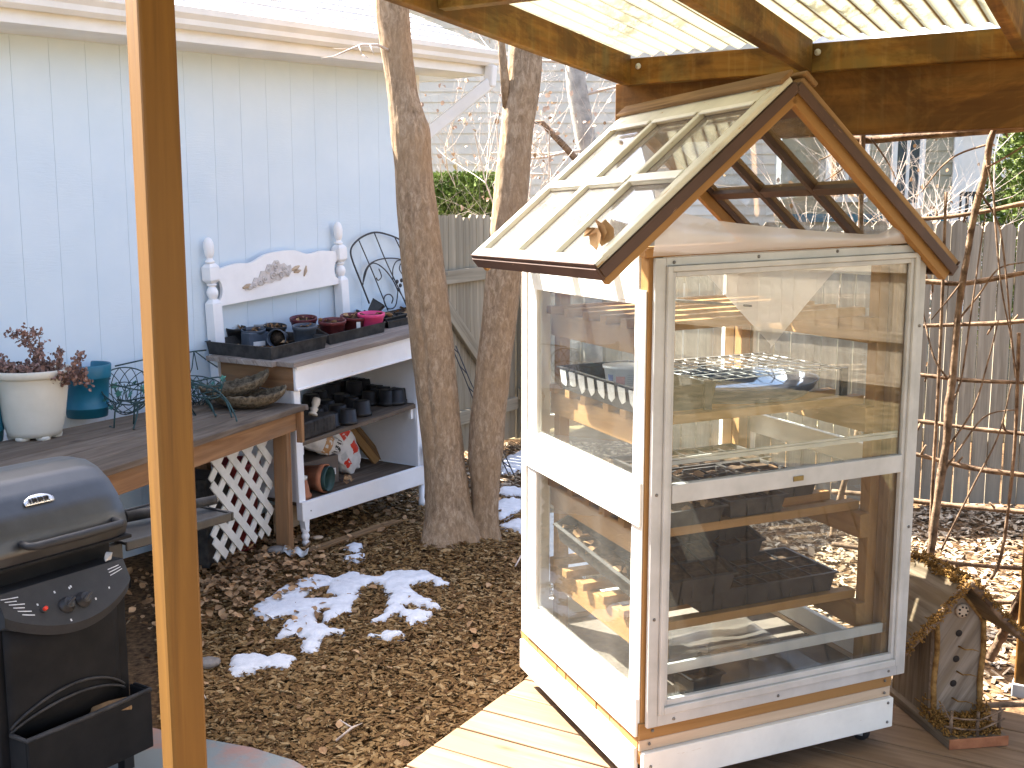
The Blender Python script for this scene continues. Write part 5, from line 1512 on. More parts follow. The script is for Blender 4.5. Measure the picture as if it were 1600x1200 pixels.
mb = MB(); mb.hexa([tb(-.035, .0, TZ - .029), tb(-.004, -.012, TZ - .029), tb(-.035, .58, TZ - .029), tb(-.004, .6, TZ - .029), tb(-.02, .0, TZ - .003), tb(-.004, -.012, TZ + .003), tb(-.035, .58, TZ - .003), tb(-.004, .6, TZ + .003)]); mb.build("end_batten", M['greywood'], wt_, bevel=.004)
mb = MB(); mb.box((.03, .035, TZ - .135), (LEN, .06, TZ - .031), tb); mb.build("apron", M['tableapron'], wt_, bevel=.003)
mb = MB(); mb.box((.03, .061, TZ - .135), (.055, wback(0) - .06, TZ - .031), tb); mb.build("apron", M['tableapron'], wt_, bevel=.003)
mb = MB(); mb.box((.02, .0, TZ - .20), (.05, .034, TZ - .032), tb); mb.build("bracket", M['tableapron'], wt_, bevel=.003)
for s, w in ((.06, .062), (.20, wback(0) - .13), (2.0, .062), (2.0, .7)):
    mb = MB(); mb.box((s, w, GZ - .03), (s + .045, w + .085, TZ - .031), tb); mb.build("leg", M['tableapron'], wt_, bevel=.004)
# lattice beneath
lt = thing("lattice_panel", tb(.5, .16, GZ), "white diagonal lattice panel standing under the wooden table", "lattice")
def la(s, z, d): return tb(s, .165 + d, z)
mb = MB(); S0, S1, Zb, Zt = .10, .67, -.03, .62
def clip_bar(s0, z0, s1, z1, d):
    # clip the diagonal to the panel rectangle
    t0, t1 = 0, 1
    for p, q in ((-(s1 - s0), s0 - S0), (s1 - s0, S1 - s0), (-(z1 - z0), z0 - Zb), (z1 - z0, Zt - z0)):
        if abs(p) < 1e-9:
            if q < 0: return
        else:
            r_ = q / p
            if p < 0: t0 = max(t0, r_)
            else: t1 = min(t1, r_)
    if t1 - t0 < .05: return
    mb.bar(la(s0 + (s1 - s0) * t0, z0 + (z1 - z0) * t0, d), la(s0 + (s1 - s0) * t1, z0 + (z1 - z0) * t1, d), .007, .043, (0, 0, 1))
k = -1.0
while k < 2.0:
    clip_bar(k, Zb, k + .8, Zb + .8, 0); clip_bar(k + .8, Zb, k, Zb + .8, .008); k += .142
mb.build("slats", M['lattice'], lt)
rt = thing("red_bin", tb(.12, .33, .1), "dull red plastic bin half hidden behind the lattice panel", "bin")
mb = MB(); c = tb(.13, .36, GZ + .02); mb.lathe(c, [(.001, 0), (.09, 0), (.12, .46), (.13, .465), (.13, .485), (.115, .485), (.085, .02), (.001, .02)], 22); mb.build("body", M['redfab'], rt)
mb = MB(); mb.box((.30, .30, GZ + .02), (.52, .52, .34), tb); tag(mb.build("dark_crate", M['blackdusty'], base=tb(.4, .4, GZ), bevel=.01), "dark storage crate in shadow behind the lattice panel", "crate")

# ------------------------------------------------------------------ pots on the table
pc0 = at_z(55, 684, TZ); 
pl = thing("planter", pc0, "large cream round planter with footed base on the weathered table", "planter")
mb = MB()
prof = [(.001, .006), (.115, .006), (.12, .03), (.133, .075), (.1335, .078), (.136, .095), (.1365, .098), (.150, .20), (.1505, .204), (.152, .222), (.1525, .226), (.158, .268), (.160, .272), (.172, .274), (.178, .280), (.181, .302), (.178, .308), (.166, .308), (.158, .296), (.140, .29), (.001, .285)]
mb.lathe(pc0 + Vector((0, 0, .012)), prof, 48)
for k in range(6):
    a = k * math.pi / 3 + .3
    mb.lathe(pc0 + Vector((.085 * math.cos(a), .085 * math.sin(a), 0)), [(.03, 0), (.034, .02)], 10)
mb.build("body", M['planter'], pl)
mb = MB(); mb.lathe(pc0 + Vector((0, 0, .30)), [(.160, .0), (.10, .008), (.001, .012)], 24); mb.build("soil", M['soil'], pl)
dp = thing("dead_plant", pc0 + Vector((0, 0, .3)), "withered brown trailing plant growing in the cream planter", "plant")
mb = MB(); ml = MB(); random.seed(31)
stems = [[(30,610),(48,600),(58,575),(50,545),(40,535),(24,525),(18,520)], [(40,605),(52,585),(62,550),(60,525),(52,518)], [(45,606),(58,580),(50,545),(44,524),(36,519)], [(60,606),(85,590),(105,582),(118,565),(128,556)], [(55,606),(72,590),(88,575),(94,560),(92,550)],
         [(70,604),(100,590),(118,585),(132,582)], [(20,606),(10,590),(4,575),(0,560)], [(90,600),(112,592),(128,590),(138,600)], [(75,604),(95,590),(112,578),(122,572)], [(30,606),(26,590),(20,578),(16,572)], [(86,598),(92,603),(82,612),(70,624)], [(60,604),(70,585),(66,565),(58,548)],
         [(50,604),(62,596),(78,586),(80,572)], [(35,606),(50,596),(66,592),(90,592)]]
for L in stems:
    off = random.gauss(0, .04)
    pts = [at_y(x, y, pc0.y + off) for x, y in L]
    P = spline([(p, 0) for p in pts], 16)
    mb.tube([p for p, r in P], [.0032 * (1 - .6 * i / 16) for i in range(17)], 5)
    for i in range(110):
        k = random.randint(2, 16); c = P[k][0] + Vector((random.gauss(0, .012), random.gauss(0, .012), random.gauss(0, .012)))
        add_leaf(ml, c, random.uniform(.012, .024), 1.2, .4)
for i in range(260):
    a, r = random.uniform(0, 6.28), .15 * math.sqrt(random.random())
    add_leaf(ml, pc0 + Vector((r * math.cos(a), r * math.sin(a), .315 + random.random() * .03)), random.uniform(.012, .03), .8, .4)
mb.build("stems", M['barkstick'], dp); ml.build("leaves", M['deadleaf'], dp)
def teal_pot(px, py, lb, sc=1.0):
    c = at_z(px, py, TZ); t = thing("plastic_pot", c, lb, "pot", "teal pots on the table")
    mb = MB(); mb.lathe(c, [(p[0] * sc, p[1] * sc) for p in [(.001, 0), (.098, 0), (.102, .045), (.105, .046), (.105, .050), (.1035, .052), (.114, .196), (.121, .197), (.123, .203), (.126, .262), (.1235, .268), (.119, .262), (.113, .2), (.10, .012), (.001, .01)]], 40); mb.build("body", M['teal'], t)
teal_pot(137, 650, "teal plastic pot beside the cream planter, empty")
teal_pot(-34, 690, "teal plastic pot at the left edge, mostly out of frame", 1.05)

# green wire baskets and stands
def wt3(px, py, z=TZ): return at_z(px, py, z)
def ivy(mb, c, L):
    ax = Vector((random.gauss(0, 1), random.gauss(0, 1), random.gauss(0, 1))).normalized(); ay = ax.orthogonal().normalized()
    pts = []
    for k in range(10):
        a = k * math.pi / 5; r = L * (.5 if k % 2 == 0 else .26); pts.append(c + (ax * math.cos(a) + ay * math.sin(a)) * r)
    mb.prism(pts, ax.cross(ay) * .0012)
def basket(c, r, h, label, leaves, tilt=(0, 0, 1), hoop=True):
    t = thing("wire_basket", c, label, "basket"); mb = MB()
    ax = Vector(tilt).normalized(); e1 = ax.orthogonal().normalized(); e2 = ax.cross(e1)
    def pt(a, z):
        rr = r * math.sqrt(max(0, 1 - ((h - z) / h) ** 2.2)) if z < h else r
        rr = r * (.35 + .65 * math.sin(min(1, z / h) * math.pi / 2))
        return c + ax * z + (e1 * math.cos(a) + e2 * math.sin(a)) * rr
    nn = 14
    for k in range(nn):
        a = 2 * math.pi * k / nn
        for sg in (1, -1): mb.tube([pt(a + sg * .9 * j / 7, h * j / 7) for j in range(8)], .0022, 5)
    for z in (0.001, h * .5, h): mb.tube([pt(2 * math.pi * k / 28, z) for k in range(29)], .0035 if z > h * .9 else .0025, 6)
    mb.build("wires", M['wire'], t)
    lm = MB()
    for k in range(leaves): ivy(lm, pt(random.uniform(0, 6.28), h * random.uniform(.5, 1)) * 1.0, random.uniform(.03, .05))
    if leaves: lm.build("metal_leaves", M['verdigris'], t)
basket(at_z(196, 646, TZ) + Vector((-.02, .05, .02)), .13, .17, "green wire basket tipped on its side behind the teal pot", 6, (.3, -.55, .75))
basket(at_z(309, 632, TZ), .10, .13, "green wire basket with metal ivy leaves just right of the wooden post", 10, (.25, -.1, 1))
def stand(cx, cy, w, h, label, lean=0.0, leaves=4):
    c = at_z(cx, cy, TZ); t = thing("wire_stand", c, label, "plant stand"); mb = MB()
    top = c + Vector((lean, .02, h))
    ringp = [top + Vector((w * math.cos(a), w * .8 * math.sin(a), .01 * math.sin(2 * a))) for a in np.linspace(0, 2 * math.pi, 25)]
    mb.tube(ringp, .004, 6); mb.tube([p + Vector((0, 0, .07)) + (p - top) * .25 for p in ringp], .004, 6)
    for a in np.linspace(0, 2 * math.pi, 9)[:-1]:
        p = top + Vector((w * math.cos(a), w * .8 * math.sin(a), 0)); mb.tube([p, p + (p - top) * .1 + Vector((0, 0, .035)), p + (p - top) * .25 + Vector((0, 0, .07))], .0025, 5)
    mb.tube([top + Vector((-w, 0, 0)), top + Vector((0, 0, -.012)), top + Vector((w, 0, 0))], .003, 5)
    for a in (-2.6, -1.2, .4, 1.8):
        p = top + Vector((w * .8 * math.cos(a), w * .65 * math.sin(a), 0))
        f_ = c + Vector((w * 1.0 * math.cos(a) + lean * .1, w * .9 * math.sin(a), .004))
        mb.tube([p, p * .6 + f_ * .4 + Vector((w * .25 * math.cos(a), 0, 0)), f_, f_ + Vector((math.cos(a) * .02, math.sin(a) * .02, .012))], .0045, 6)
    mb.build("wires", M['wire'], t)
    if leaves:
        lm = MB()
        for k in range(leaves):
            a = random.uniform(0, 6.28); ivy(lm, top + Vector((w * 1.15 * math.cos(a), w * math.sin(a), .05 + random.gauss(0, .02))), .045)
        lm.build("metal_leaves", M['verdigris'], t)
stand(206, 668, .085, .13, "dark green wire plant stand with ivy leaves just left of the wooden post", .02, 7)
stand(335, 648, .09, .10, "dark wire plant stand lying among the rods right of the wooden post", -.06, 2)
rd = thing("wire_rods", at_z(330, 628, TZ), "bundle of dark curved garden wires sprawled on the table before the coir liners", "wires")
mb = MB()
for L, z in (([(292,592),(318,600),(345,615),(358,638),(362,652)], 0), ([(300,600),(330,606),(352,622),(366,646),(370,658)], 0), ([(292,630),(320,612),(350,600),(368,598)], 0), ([(290,642),(310,618),(338,606),(352,618)], 0), ([(296,622),(322,630),(346,626),(360,618)], 0), ([(312,596),(335,612),(350,632)], 0)):
    p0_ = at_z(*L[-1], TZ + .005); pts = [at_y(x, y, p0_.y + .03 * (len(L) - 1 - i)) for i, (x, y) in enumerate(L)]
    mb = MB(); mb.tube([p for p, r in spline([(p, 0) for p in pts], 16)], .0042, 6); mb.build("wire", M['wire'], rd)
wrk = thing("wire_trellis", hw(4.0, .06, .8), "thin dark wire trellis leaning on the blue wall behind the post", "wire frame")
mb = MB()
P4 = [at_pl(x, y, hw(4, .05, 0), HN) for x, y in ((180,572),(225,562),(303,549),(322,547),(335,560),(345,585))]
mb.tube(P4[:4], .004, 6); mb.tube([at_pl(303, 549, hw(4, .05, 0), HN), at_pl(300, 575, hw(4, .07, 0), HN), at_pl(290, 600, hw(4, .1, 0), HN)], .0035, 6)
mb.tube([at_pl(305, 549, hw(4, .05, 0), HN), at_pl(322, 562, hw(4, .06, 0), HN), at_pl(340, 574, hw(4, .08, 0), HN)], .0035, 6); mb.tube([at_pl(303, 549, hw(4, .05, 0), HN), at_pl(309, 578, hw(4, .07, 0), HN)], .003, 6)
mb.build("wires", M['wire'], wrk)

# coir liners: ragged boat-shaped bowls
def coir(px, py, z, a, lx, ly, h, tilt, lb):
    c = at_z(px, py, z); mb = MB(); ca, sa = math.cos(a), math.sin(a)
    q = Matrix.Rotation(a, 3, 'Z') @ Matrix.Rotation(tilt, 3, 'Y')
    def f_(u, v):
        th = 2 * math.pi * u; r = math.sin(v * math.pi / 2) ** .8
        zz = h * (1 - math.cos(v * math.pi / 2)) + (.006 * noise.noise((math.cos(th) * 6, math.sin(th) * 6, 2)) + .004 * math.sin(23 * th) if v > .95 else 0)
        end = abs(math.cos(th)) ** 4 * .03 * v
        return c + q @ Vector((lx * r * math.cos(th), ly * r * math.sin(th), zz + end))
    mb.grid(56, 10, f_)
    tag(mb.build("coir_liner", M['coir'], base=c, solid=.009), lb, "planter liner")
coir(388, 636, TZ + .006, .35, .20, .13, .075, .0, "shaggy brown coir liner bowl lying flat on the table, the lower one")
coir(372, 618, TZ + .055, .35, .185, .12, .07, -.20, "shaggy brown coir liner bowl tipped on top of the other")

# ------------------------------------------------------------------ potting bench
B0_ = Vector((-1.12, 5.888, 0))
def bkz(z): return .08 * max(0, min(1, (z - .05) / .4))
def bm(t, d, z):
    return B0_ + HU * (t - .03 * z) + HN * d + Vector((0, 0, z + bkz(z) * t))
pbn = thing("potting_bench", bm(.5, -.3, GZ), "white potting bench made from an old bed with carved headboard and turned legs", "potting bench")
def bb(mb, lo, hi): mb.box(lo, hi, bm)
DB = -.64
mb = MB()
for k, (d0, d1) in enumerate(((.03, -.10), (-.104, -.24), (-.244, -.38), (-.384, -.52), (-.524, -.63))): bb(mb, (-.13 if k else -.10, d1, .872), (1.16, d0, .900 + .002 * (k % 2)))
mb.build("top", M['greywood'], pbn, bevel=.003)
mb = MB(); bb(mb, (-.062, -.02, .735), (1.04, .0, .868))
bb(mb, (-.062, .0005, .852), (1.04, .012, .869)); bb(mb, (-.062, .0005, .735), (1.04, .009, .750))
mb.build("front_apron", M['white'], pbn, bevel=.004)
mb = MB(); bb(mb, (-.062, DB + .05, .735), (-.045, -.021, .868)); mb.build("end_apron", M['tableapron'], pbn, bevel=.002)
mb = MB(); bb(mb, (-.066, DB + .02, .66), (-.062, -.2, .73)); mb.build("end_board", M['brick'], pbn)
for t0, t1, nm in ((-.062, -.012, 0), (.99, 1.04, 1)):
    mb = MB(); bb(mb, (t0, -.045, -.0), (t1, -.0205, .734)); 
    mb.build("side_panel", M['white'], pbn, bevel=.003)
    mb = MB(); bb(mb, (t0 + .012, DB + .03, .10), (t1 - .02, -.046, .733)); mb.build("side_panel", M['white'], pbn)
# turned front legs below the rail
for t in (-.03, 1.01):
    mb = MB(); c = bm(t, -.02, GZ + .004) - Vector((0, 0, bkz(.0) * t))
    if t < .5:
        mb.hexa([bm(t + x, d, z) for z, w in ((-.055, .012), (.04, .026)) for d in (-.04, .0) for x in (-w, w)])
        mb.lathe(c, [(.001, 0), (.015, 0), (.02, .012), (.021, .022), (.014, .03), (.018, .038), (.024, .052), (.019, .066), (.015, .072), (.024, .082), (.022, .094), (.016, .10)], 18)
    else:
        mb.lathe(bm(t + .02, .012, .10), [(.001, 0), (.02, 0), (.022, .03), (.016, .045), (.012, .05), (.024, .065), (.028, .10), (.022, .135), (.010, .15), (.001, .152)], 16)
        mb.build("finial", M['white'], pbn); mb = MB()
        mb.lathe(c, [(.001, 0), (.02, 0), (.022, .03), (.016, .05), (.02, .16)], 14)
    mb.build("leg", M['white'], pbn)
mb = MB(); bb(mb, (-.064, -.0195, .0), (1.045, .004, .108)); mb.build("bottom_rail", M['white'], pbn, bevel=.003)
mb = MB()
for t in (-.0, 1.02): mb.lathe(bm(t, .004, .05), [(.001, .002), (.004, .002), (.004, 0)], 8, tuple(HN))
mb.build("screw", M['steel'], pbn)
mb = MB(); bb(mb, (-.04, DB + .02, .415), (1.02, -.03, .437)); mb.build("shelf", M['table'], pbn, bevel=.002)
mb = MB(); bb(mb, (-.04, DB + .02, .075), (1.02, -.022, .095)); mb.build("shelf", M['table'], pbn, bevel=.002)
for t in (-.008, .96): 
    mb = MB(); bb(mb, (t, -.07, .36), (t + .025, -.045, .414)); mb.build("shelf_cleat", M['white'], pbn)
mb = MB(); bb(mb, (.02, DB + .03, .12), (.02 + .62, DB + .036, .40)); mb.build("back_board", M['table'], pbn)
# headboard
hd = -.655
def hbz(t, z): return bm(t + .03 * z, hd, 0) * 1.0 + Vector((0, 0, z + .085 * t)) - HU * (.03 * z) * 1.0
def hb(t, d, z): return B0_ + HU * (t - .055 * (z - 1.0)) + HN * (hd + d) + Vector((0, 0, z + .085 * t))
mb = MB()
tsL = np.linspace(-.005, .965, 49)
def topz(t):
    x = (t + .005) / .97
    return 1.372 + .052 * math.exp(-((x - .5) / .2) ** 4) * 1.0 + .018 * math.exp(-((x - .14) / .1) ** 2) + .018 * math.exp(-((x - .86) / .1) ** 2)
def botz(t): return 1.163
arc = lambda tc, sg: [(tc + sg * .032 * math.cos(a), 1.255 + .058 * math.sin(a)) for a in np.linspace(-math.pi / 2, math.pi / 2, 11)]
outl = [(t, topz(t)) for t in tsL] + [(.975, 1.34)] + [(t, z) for t, z in reversed(arc(.975, -1))] + [(.975, 1.163), (-.02, 1.163)] + arc(-.02, 1) + [(-.02, 1.34)]
mb.prism([hb(t, -.012, z) for t, z in reversed(outl)], HN * .024)
hbp = mb.build("headboard", M['white'], pbn, weld=.0004)
for t in (-.055, 1.01):
    mb = MB()
    mb.bar(hb(t, 0, GZ), hb(t, 0, 1.185), .068, .068, HN); 
    mb.hexa([hb(t + x, d, z) for z, w in ((1.186, .034), (1.21, .017)) for d in (-w, w) for x in (-w, w)])
    c = hb(t, 0, 1.205)
    ax = (hb(t, 0, 1.5) - hb(t, 0, 1.2)).normalized()
    mb.lathe(c, [(.018, 0), (.024, .01), (.032, .028), (.034, .045), (.027, .062), (.018, .075), (.027, .082), (.03, .088), (.018, .093)], 20, tuple(ax))
    mb.hexa([hb(t + x, d, z) for z, w in ((1.298, .02), (1.318, .036)) for d in (-w, w) for x in (-w, w)]); mb.hexa([hb(t + x, d, z) for z, w in ((1.3185, .036), (1.39, .036)) for d in (-w, w) for x in (-w, w)]); mb.hexa([hb(t + x, d, z) for z, w in ((1.3905, .036), (1.41, .022)) for d in (-w, w) for x in (-w, w)])
    mb.lathe(hb(t, 0, 1.41), [(.02, 0), (.028, .008), (.028, .014), (.018, .022), (.016, .032), (.023, .042), (.028, .065), (.03, .095), (.027, .12), (.018, .138), (.007, .147), (.001, .148)], 20, tuple(ax))
    mb.build("post", M['white'], hbp, bevel=.002)
# carved spray
M['carve'] = mat_noise('grey_white_carving', lin(.50, .46, .43), lin(.66, .62, .59), 40, .6, .2)
mb = MB()
random.seed(3)
ccv = lambda t, z, d=.013: hb(t, d, z)
pl_ = [(.165, 1.245), (.20, 1.262), (.235, 1.262), (.255, 1.292), (.29, 1.288), (.31, 1.325), (.345, 1.322), (.365, 1.358), (.40, 1.352), (.425, 1.375), (.455, 1.368), (.47, 1.345), (.50, 1.352), (.525, 1.33), (.555, 1.335), (.56, 1.295), (.53, 1.265), (.49, 1.272), (.46, 1.250), (.42, 1.258), (.39, 1.245), (.34, 1.252), (.31, 1.238), (.27, 1.244), (.22, 1.225), (.18, 1.228)]
mb.prism([ccv(t, z, .0125) for t, z in reversed(pl_)], HN * .006)
for (t, z, r, a, sg) in ((.40, 1.285, .026, 0, 1), (.335, 1.272, .022, 2, 1), (.465, 1.285, .024, 3, -1), (.36, 1.325, .02, 1, -1), (.425, 1.335, .022, 4, 1), (.29, 1.262, .018, 0, -1), (.50, 1.315, .02, 2, 1), (.525, 1.29, .018, 5, -1), (.25, 1.248, .015, 1, 1), (.44, 1.36, .012, 0, 1), (.385, 1.345, .012, 2, 1), (.21, 1.243, .013, 3, 1)):
    pts = [ccv(t + r * (1 - k / 17) * math.cos(a + sg * k * .6), z + r * (1 - k / 17) * math.sin(a + sg * k * .6), .019 + .005 * k / 17) for k in range(16)]
    mb.tube(pts, [.007 * (1 - .4 * k / 16) for k in range(16)], 6)
cv = mb.build("carving", M['carve'], hbp)
mb = MB()
for (t0, z0, t1, z1, w) in ((.56, 1.30, .63, 1.318, .014), (.58, 1.285, .64, 1.29, .012), (.665, 1.25, .69, 1.312, .011), (.16, 1.243, .22, 1.258, .014)):
    mb.tube([ccv(t0, z0), ccv((t0 + t1) / 2, (z0 + z1) / 2, .018), ccv(t1, z1)], [w * .4, w, w * .4], 7)
mb.build("carving", M['palewood'], hbp)

# trays and pots on the bench top
def benchtop(px, py, h, z0=.902):
    """point h above the bench top seen at a pixel"""
    d = ray(px, py); k = .08
    s_ = (z0 + h + k * ((_C - B0_).dot(HU)) - EYE) / (d.z - k * d.dot(HU))
    return _C + d * s_
def tray_px(pxl, w_px, label, h=.075, **kw):
    A_ = benchtop(*pxl[0], h); Bx = benchtop(*pxl[1], h); Cx = benchtop(*pxl[2], h)     # near-left, far-left, near-right rim corners
    ex, ey = (Cx - A_), (Bx - A_); w, d = ex.length, ey.length
    ex /= w; ey /= d
    o = A_ - Vector((0, 0, h))
    return tray("growing_tray", label, "tray", lambda x, y, z: o + ex * x + ey * y + Vector((0, 0, z)), w, d, h, M['blackdusty'], None, M['soil'], .12, rim=.006, group="trays on the potting bench", leaves=24, **kw), o, ex, ey
tray_px([(423,543), (322,533), (511,524)], 0, "wide black growing tray overhanging the left end of the potting bench")
tray_px([(514,523), (468,497), (602,503)], 0, "black growing tray in the middle of the potting bench under the burgundy pots", h=.065)
tray_px([(606,502), (560,480), (690,485)], 0, "black growing tray at the right end of the potting bench behind the tree", h=.05)
tray_px([(500,492), (470,480), (600,478)], 0, "shallow black tray of dry soil at the back of the potting bench", h=.05)
def pot(px, py, w_px, h, mat, label, soil=True, top=1.0, bot=.72, leaves=5, tilt=None, lift=.012, name="flower_pot", group="pots on the potting bench", square=False, seg=28):
    c = benchtop(px, py, h + lift); r = w_px / 2 * (c - _C).dot(_fw) / F_PX
    o = c - Vector((0, 0, h)); t = thing(name, o, label, "pot", group)
    vw = _C - o; vw.z = 0; vw.normalize()
    ax = Vector(tilt).normalized() if tilt else (Vector((0, 0, 1)) + vw * .13 + Vector((random.gauss(0, .03), random.gauss(0, .03), 0))).normalized()
    o = c - ax * h
    if tilt: o = c - Vector((0, 0, r))
    mb = MB()
    mb.lathe(o, [(.001, 0), (r * bot, 0), (r * bot * 1.02, .004), (r * .93, h * .80), (r * .99, h * .81), (r, h * .97), (r * .985, h), (r * .93, h), (r * .90, h * .8), (r * bot * .93, .006), (.001, .005)], 4 if square else seg, tuple(ax), smooth=not square)
    mb.build("body", mat, t)
    if soil:
        mb = MB(); mb.lathe(o + ax * (h * .78), [(r * .90, 0), (r * .5, .006), (.001, .008)], 20, tuple(ax), ripple=lambda a, z: .03 * math.sin(5 * a)); mb.build("soil", M['soil'], t)
    if leaves:
        mb = MB()
        for _ in range(leaves):
            a, q = random.uniform(0, 6.28), r * .85 * math.sqrt(random.random()); add_leaf(mb, o + Vector((q * math.cos(a), q * math.sin(a), h * .86 + random.random() * .015)), random.uniform(.025, .045), .6)
        mb.build("dry_leaves", M['dryleaf'], t)
    return t, o, r
pot(368, 511, 33, .105, M['black'], "black nursery pot at the far left back of the bench trays", leaves=8)
pot(418, 497, 35, .10, M['potgrey'], "pale grey pot standing furthest back left, behind the others", soil=True)
pot(399, 503, 37, .10, M['potgrey'], "pale grey pot with dry soil in front of the other pale grey one")
pot(396, 514, 38, .095, M['potblue'], "slate pot behind the fallen pot with the white tag")
pot(430, 508, 36, .10, M['black'], "black pot heaped with dry leaves in the left tray", leaves=16)
pot(474, 496, 43, .105, M['burgundy'], "burgundy pot at the back of the bench, leftmost of the burgundy ones", leaves=8)
pot(476, 508, 39, .115, M['potblue'], "dark slate blue pot standing in the left tray before the burgundy pots")
pot(519, 500, 44, .105, M['burgundy'], "burgundy pot nearest the front edge with pale dry soil", leaves=6)
bt_, bo, br = pot(552, 493, 41, .105, M['burgundy'], "burgundy pot with a white tag beside the pink pot", leaves=8)
pot(580, 489, 43, .11, M['pink'], "hot pink pot among the black and burgundy pots")
vv = (_C - bo); vv.z = 0; vv.normalize()
mb = MB(); side_ = Vector((vv.y, -vv.x, 0)) * -1
cc_ = bo + vv * (br * .97) + side_ * .035
mb.box((-.012, 0, .0), (.012, .0015, .05), lambda x, y, z: cc_ + side_ * x + vv * (y + .004 + z * .1) + Vector((0, 0, .02 + z))); mb.build("tag", M['tag'], bt_)
# fallen pots in the left tray
sq = benchtop(406, 536, .03); 
sp_ = thing("square_pot", sq, "square grey pot lying on its side with a white tag", "pot", "pots on the potting bench")
mb = MB(); f1 = lambda x, y, z: sq + HU * x + HN * (-y) + Vector((0, 0, z - .02))
mb.hexa([f1(x, y, z) for z in (0, .082) for y, s in ((0, 1), (.09, .8)) for x in (-.078 * s, .078 * s)]); mb.build("body", M['potblue'], sp_, bevel=.006)
mb = MB(); mb.box((-.05, -.004, .004), (.04, -.0005, .03), f1); mb.build("tag", M['tag'], sp_)
fp = benchtop(432, 531, .05)
t_ = thing("fallen_pot", fp, "slate pot tipped over with its mouth towards the left tray corner", "pot", "pots on the potting bench")
axf = (-HU * .85 + HN * .45 + Vector((0, 0, .06))).normalized(); mb = MB()
mb.lathe(fp - axf * .10 + Vector((0, 0, .006)), [(.001, 0), (.042, 0), (.052, .08), (.056, .082), (.057, .104), (.053, .104), (.049, .08), (.040, .006), (.001, .006)], 26, tuple(axf)); mb.build("body", M['potblue'], t_)
mb = MB(); mb.lathe(fp - axf * .03 + Vector((0, 0, .006)), [(.048, 0), (.001, .004)], 20, tuple(axf)); mb.build("soil", M['soil'], t_)
# square black pot leaning on the pink one
q_ = benchtop(588, 479, .13)
t_ = thing("square_pot", q_, "square black pot tilted against the pink pot", "pot", "pots on the potting bench"); mb = MB()
axq = (HU * .5 + HN * .3 + Vector((0, 0, .8))).normalized(); mb.lathe(q_ - axq * .05, [(.001, 0), (.04, 0), (.055, .075), (.06, .08), (.055, .08), (.001, .06)], 4, tuple(axq), smooth=False); mb.build("body", M['black'], t_)
dt = benchtop(509, 488, .06)
t_ = thing("dry_seedling_tray", dt, "clump of dry brown stalks in a low pot at the back of the bench", "plant"); mb = MB()
for k in range(60):
    c = dt + Vector((random.gauss(0, .05), random.gauss(0, .03), random.uniform(0, .03))); d = Vector((random.gauss(0, 1), random.gauss(0, 1), random.gauss(.4, .6))).normalized() * random.uniform(.03, .09); mb.tube([c, c + d * .5 + Vector((0, 0, .005)), c + d], [.002, .0018, .001], 4)
for (x, y, x2, y2) in ((497, 481, 485, 462), (490, 482, 497, 478), (523, 478, 524, 474)):
    mb.tube([benchtop(x, y, .08), benchtop(x2, y2, .12)], [.003, .0015], 5)
mb.build("stalks", M['twig'], t_)
for k, (x, y, lb) in enumerate(((615, 496, "black six cell pack at the right of the bench top, beside the tree"), (632, 492, "black cell pack partly hidden by the tree trunk"))):
    A_ = benchtop(x - 13, y + 4, .055); mm = (lambda A_: lambda xx, yy, z: A_ + HU * xx - HN * yy + Vector((0, 0, z + .08 * xx - .045)))(A_)
    tray("cell_pack", lb, "tray", mm, .11, .15, .055, M['black'], (2, 3), M['soil'], .85, leaves=4)

# black upturned pots on the middle shelf
def shelfpt(px, py, h, z0=.438):
    d = ray(px, py); k = .08
    s_ = (z0 + h + k * ((_C - B0_).dot(HU)) - EYE) / (d.z - k * d.dot(HU))
    return _C + d * s_
UP = [(484,606,24),(497,600,24),(492,640,26),(516,645,24),(528,634,26),(577,611,25),(560,590,22),(535,604,24),(612,596,22),(627,596,22),(549,620,25),(500,632,25),(548,640,27),(565,627,28),(553,606,22),(572,597,24),(590,608,25),(601,598,22),(619,610,26),(635,603,22),(500,619,24),(486,626,22),(509,628,24),(533,618,23),(522,603,22),(543,594,22),(512,606,20),(585,596,22),(605,611,24)]
proto = None
for x, y, w in UP:
    hgt = .085
    c = shelfpt(x, y, hgt) if True else None
    rel = (c - B0_).dot(HN)
    # keep every pot on the shelf
    dd = max(DB + .08, min(-.08, rel)); tt = max(.03, min(.97, (c - B0_).dot(HU)))
    base = bm(tt + .013, dd, .4385 + (.03 if dd < -.45 else 0))
    if proto is None:
        proto = thing("nursery_pot", base, "upturned black nursery pot on the middle shelf of the potting bench", "pot", "upturned black pots on the bench shelf")
        mb = MB(); mb.lathe(base, [(.057, 0), (.058, .018), (.053, .02), (.045, .082), (.040, .086), (.030, .084), (.001, .083)], 24); mb.build("body", M['black'], proto)
    else:
        o = copy_tree(proto, base, rz=random.uniform(0, 6))
        s_ = random.uniform(.98, 1.14); o.scale = (s_, s_, s_)
t_ = thing("growing_tray", bm(.5, -.54, .4385), "dark tray under the rear row of upturned pots on the bench shelf", "tray"); mb = MB(); mb.box((.02, DB + .03, .4385), (.98, -.44, .467), bm); mb.build("body", M['black'], t_, bevel=.004)
A_ = bm(-.02, -.10, .4385); 
t_ = thing("black_box", A_, "crinkled dusty black plastic box at the left of the middle shelf", "box"); mb = MB()
mb.box((-.01, -.20, .0), (.26, .06, .10), lambda x, y, z: bm(x + .02, y - .10, .4385 + z + .006 * noise.noise((x * 30, y * 30, z * 30)))); mb.build("body", M['blackdusty'], t_, bevel=.012)
mb = MB()
for k in range(9): mb.bar(bm(.03 + .026 * k, -.0405, .447), bm(.03 + .026 * k, -.0405, .53), .012, .006, HN)
mb.build("ribs", M['blackdusty'], t_, bevel=.002)
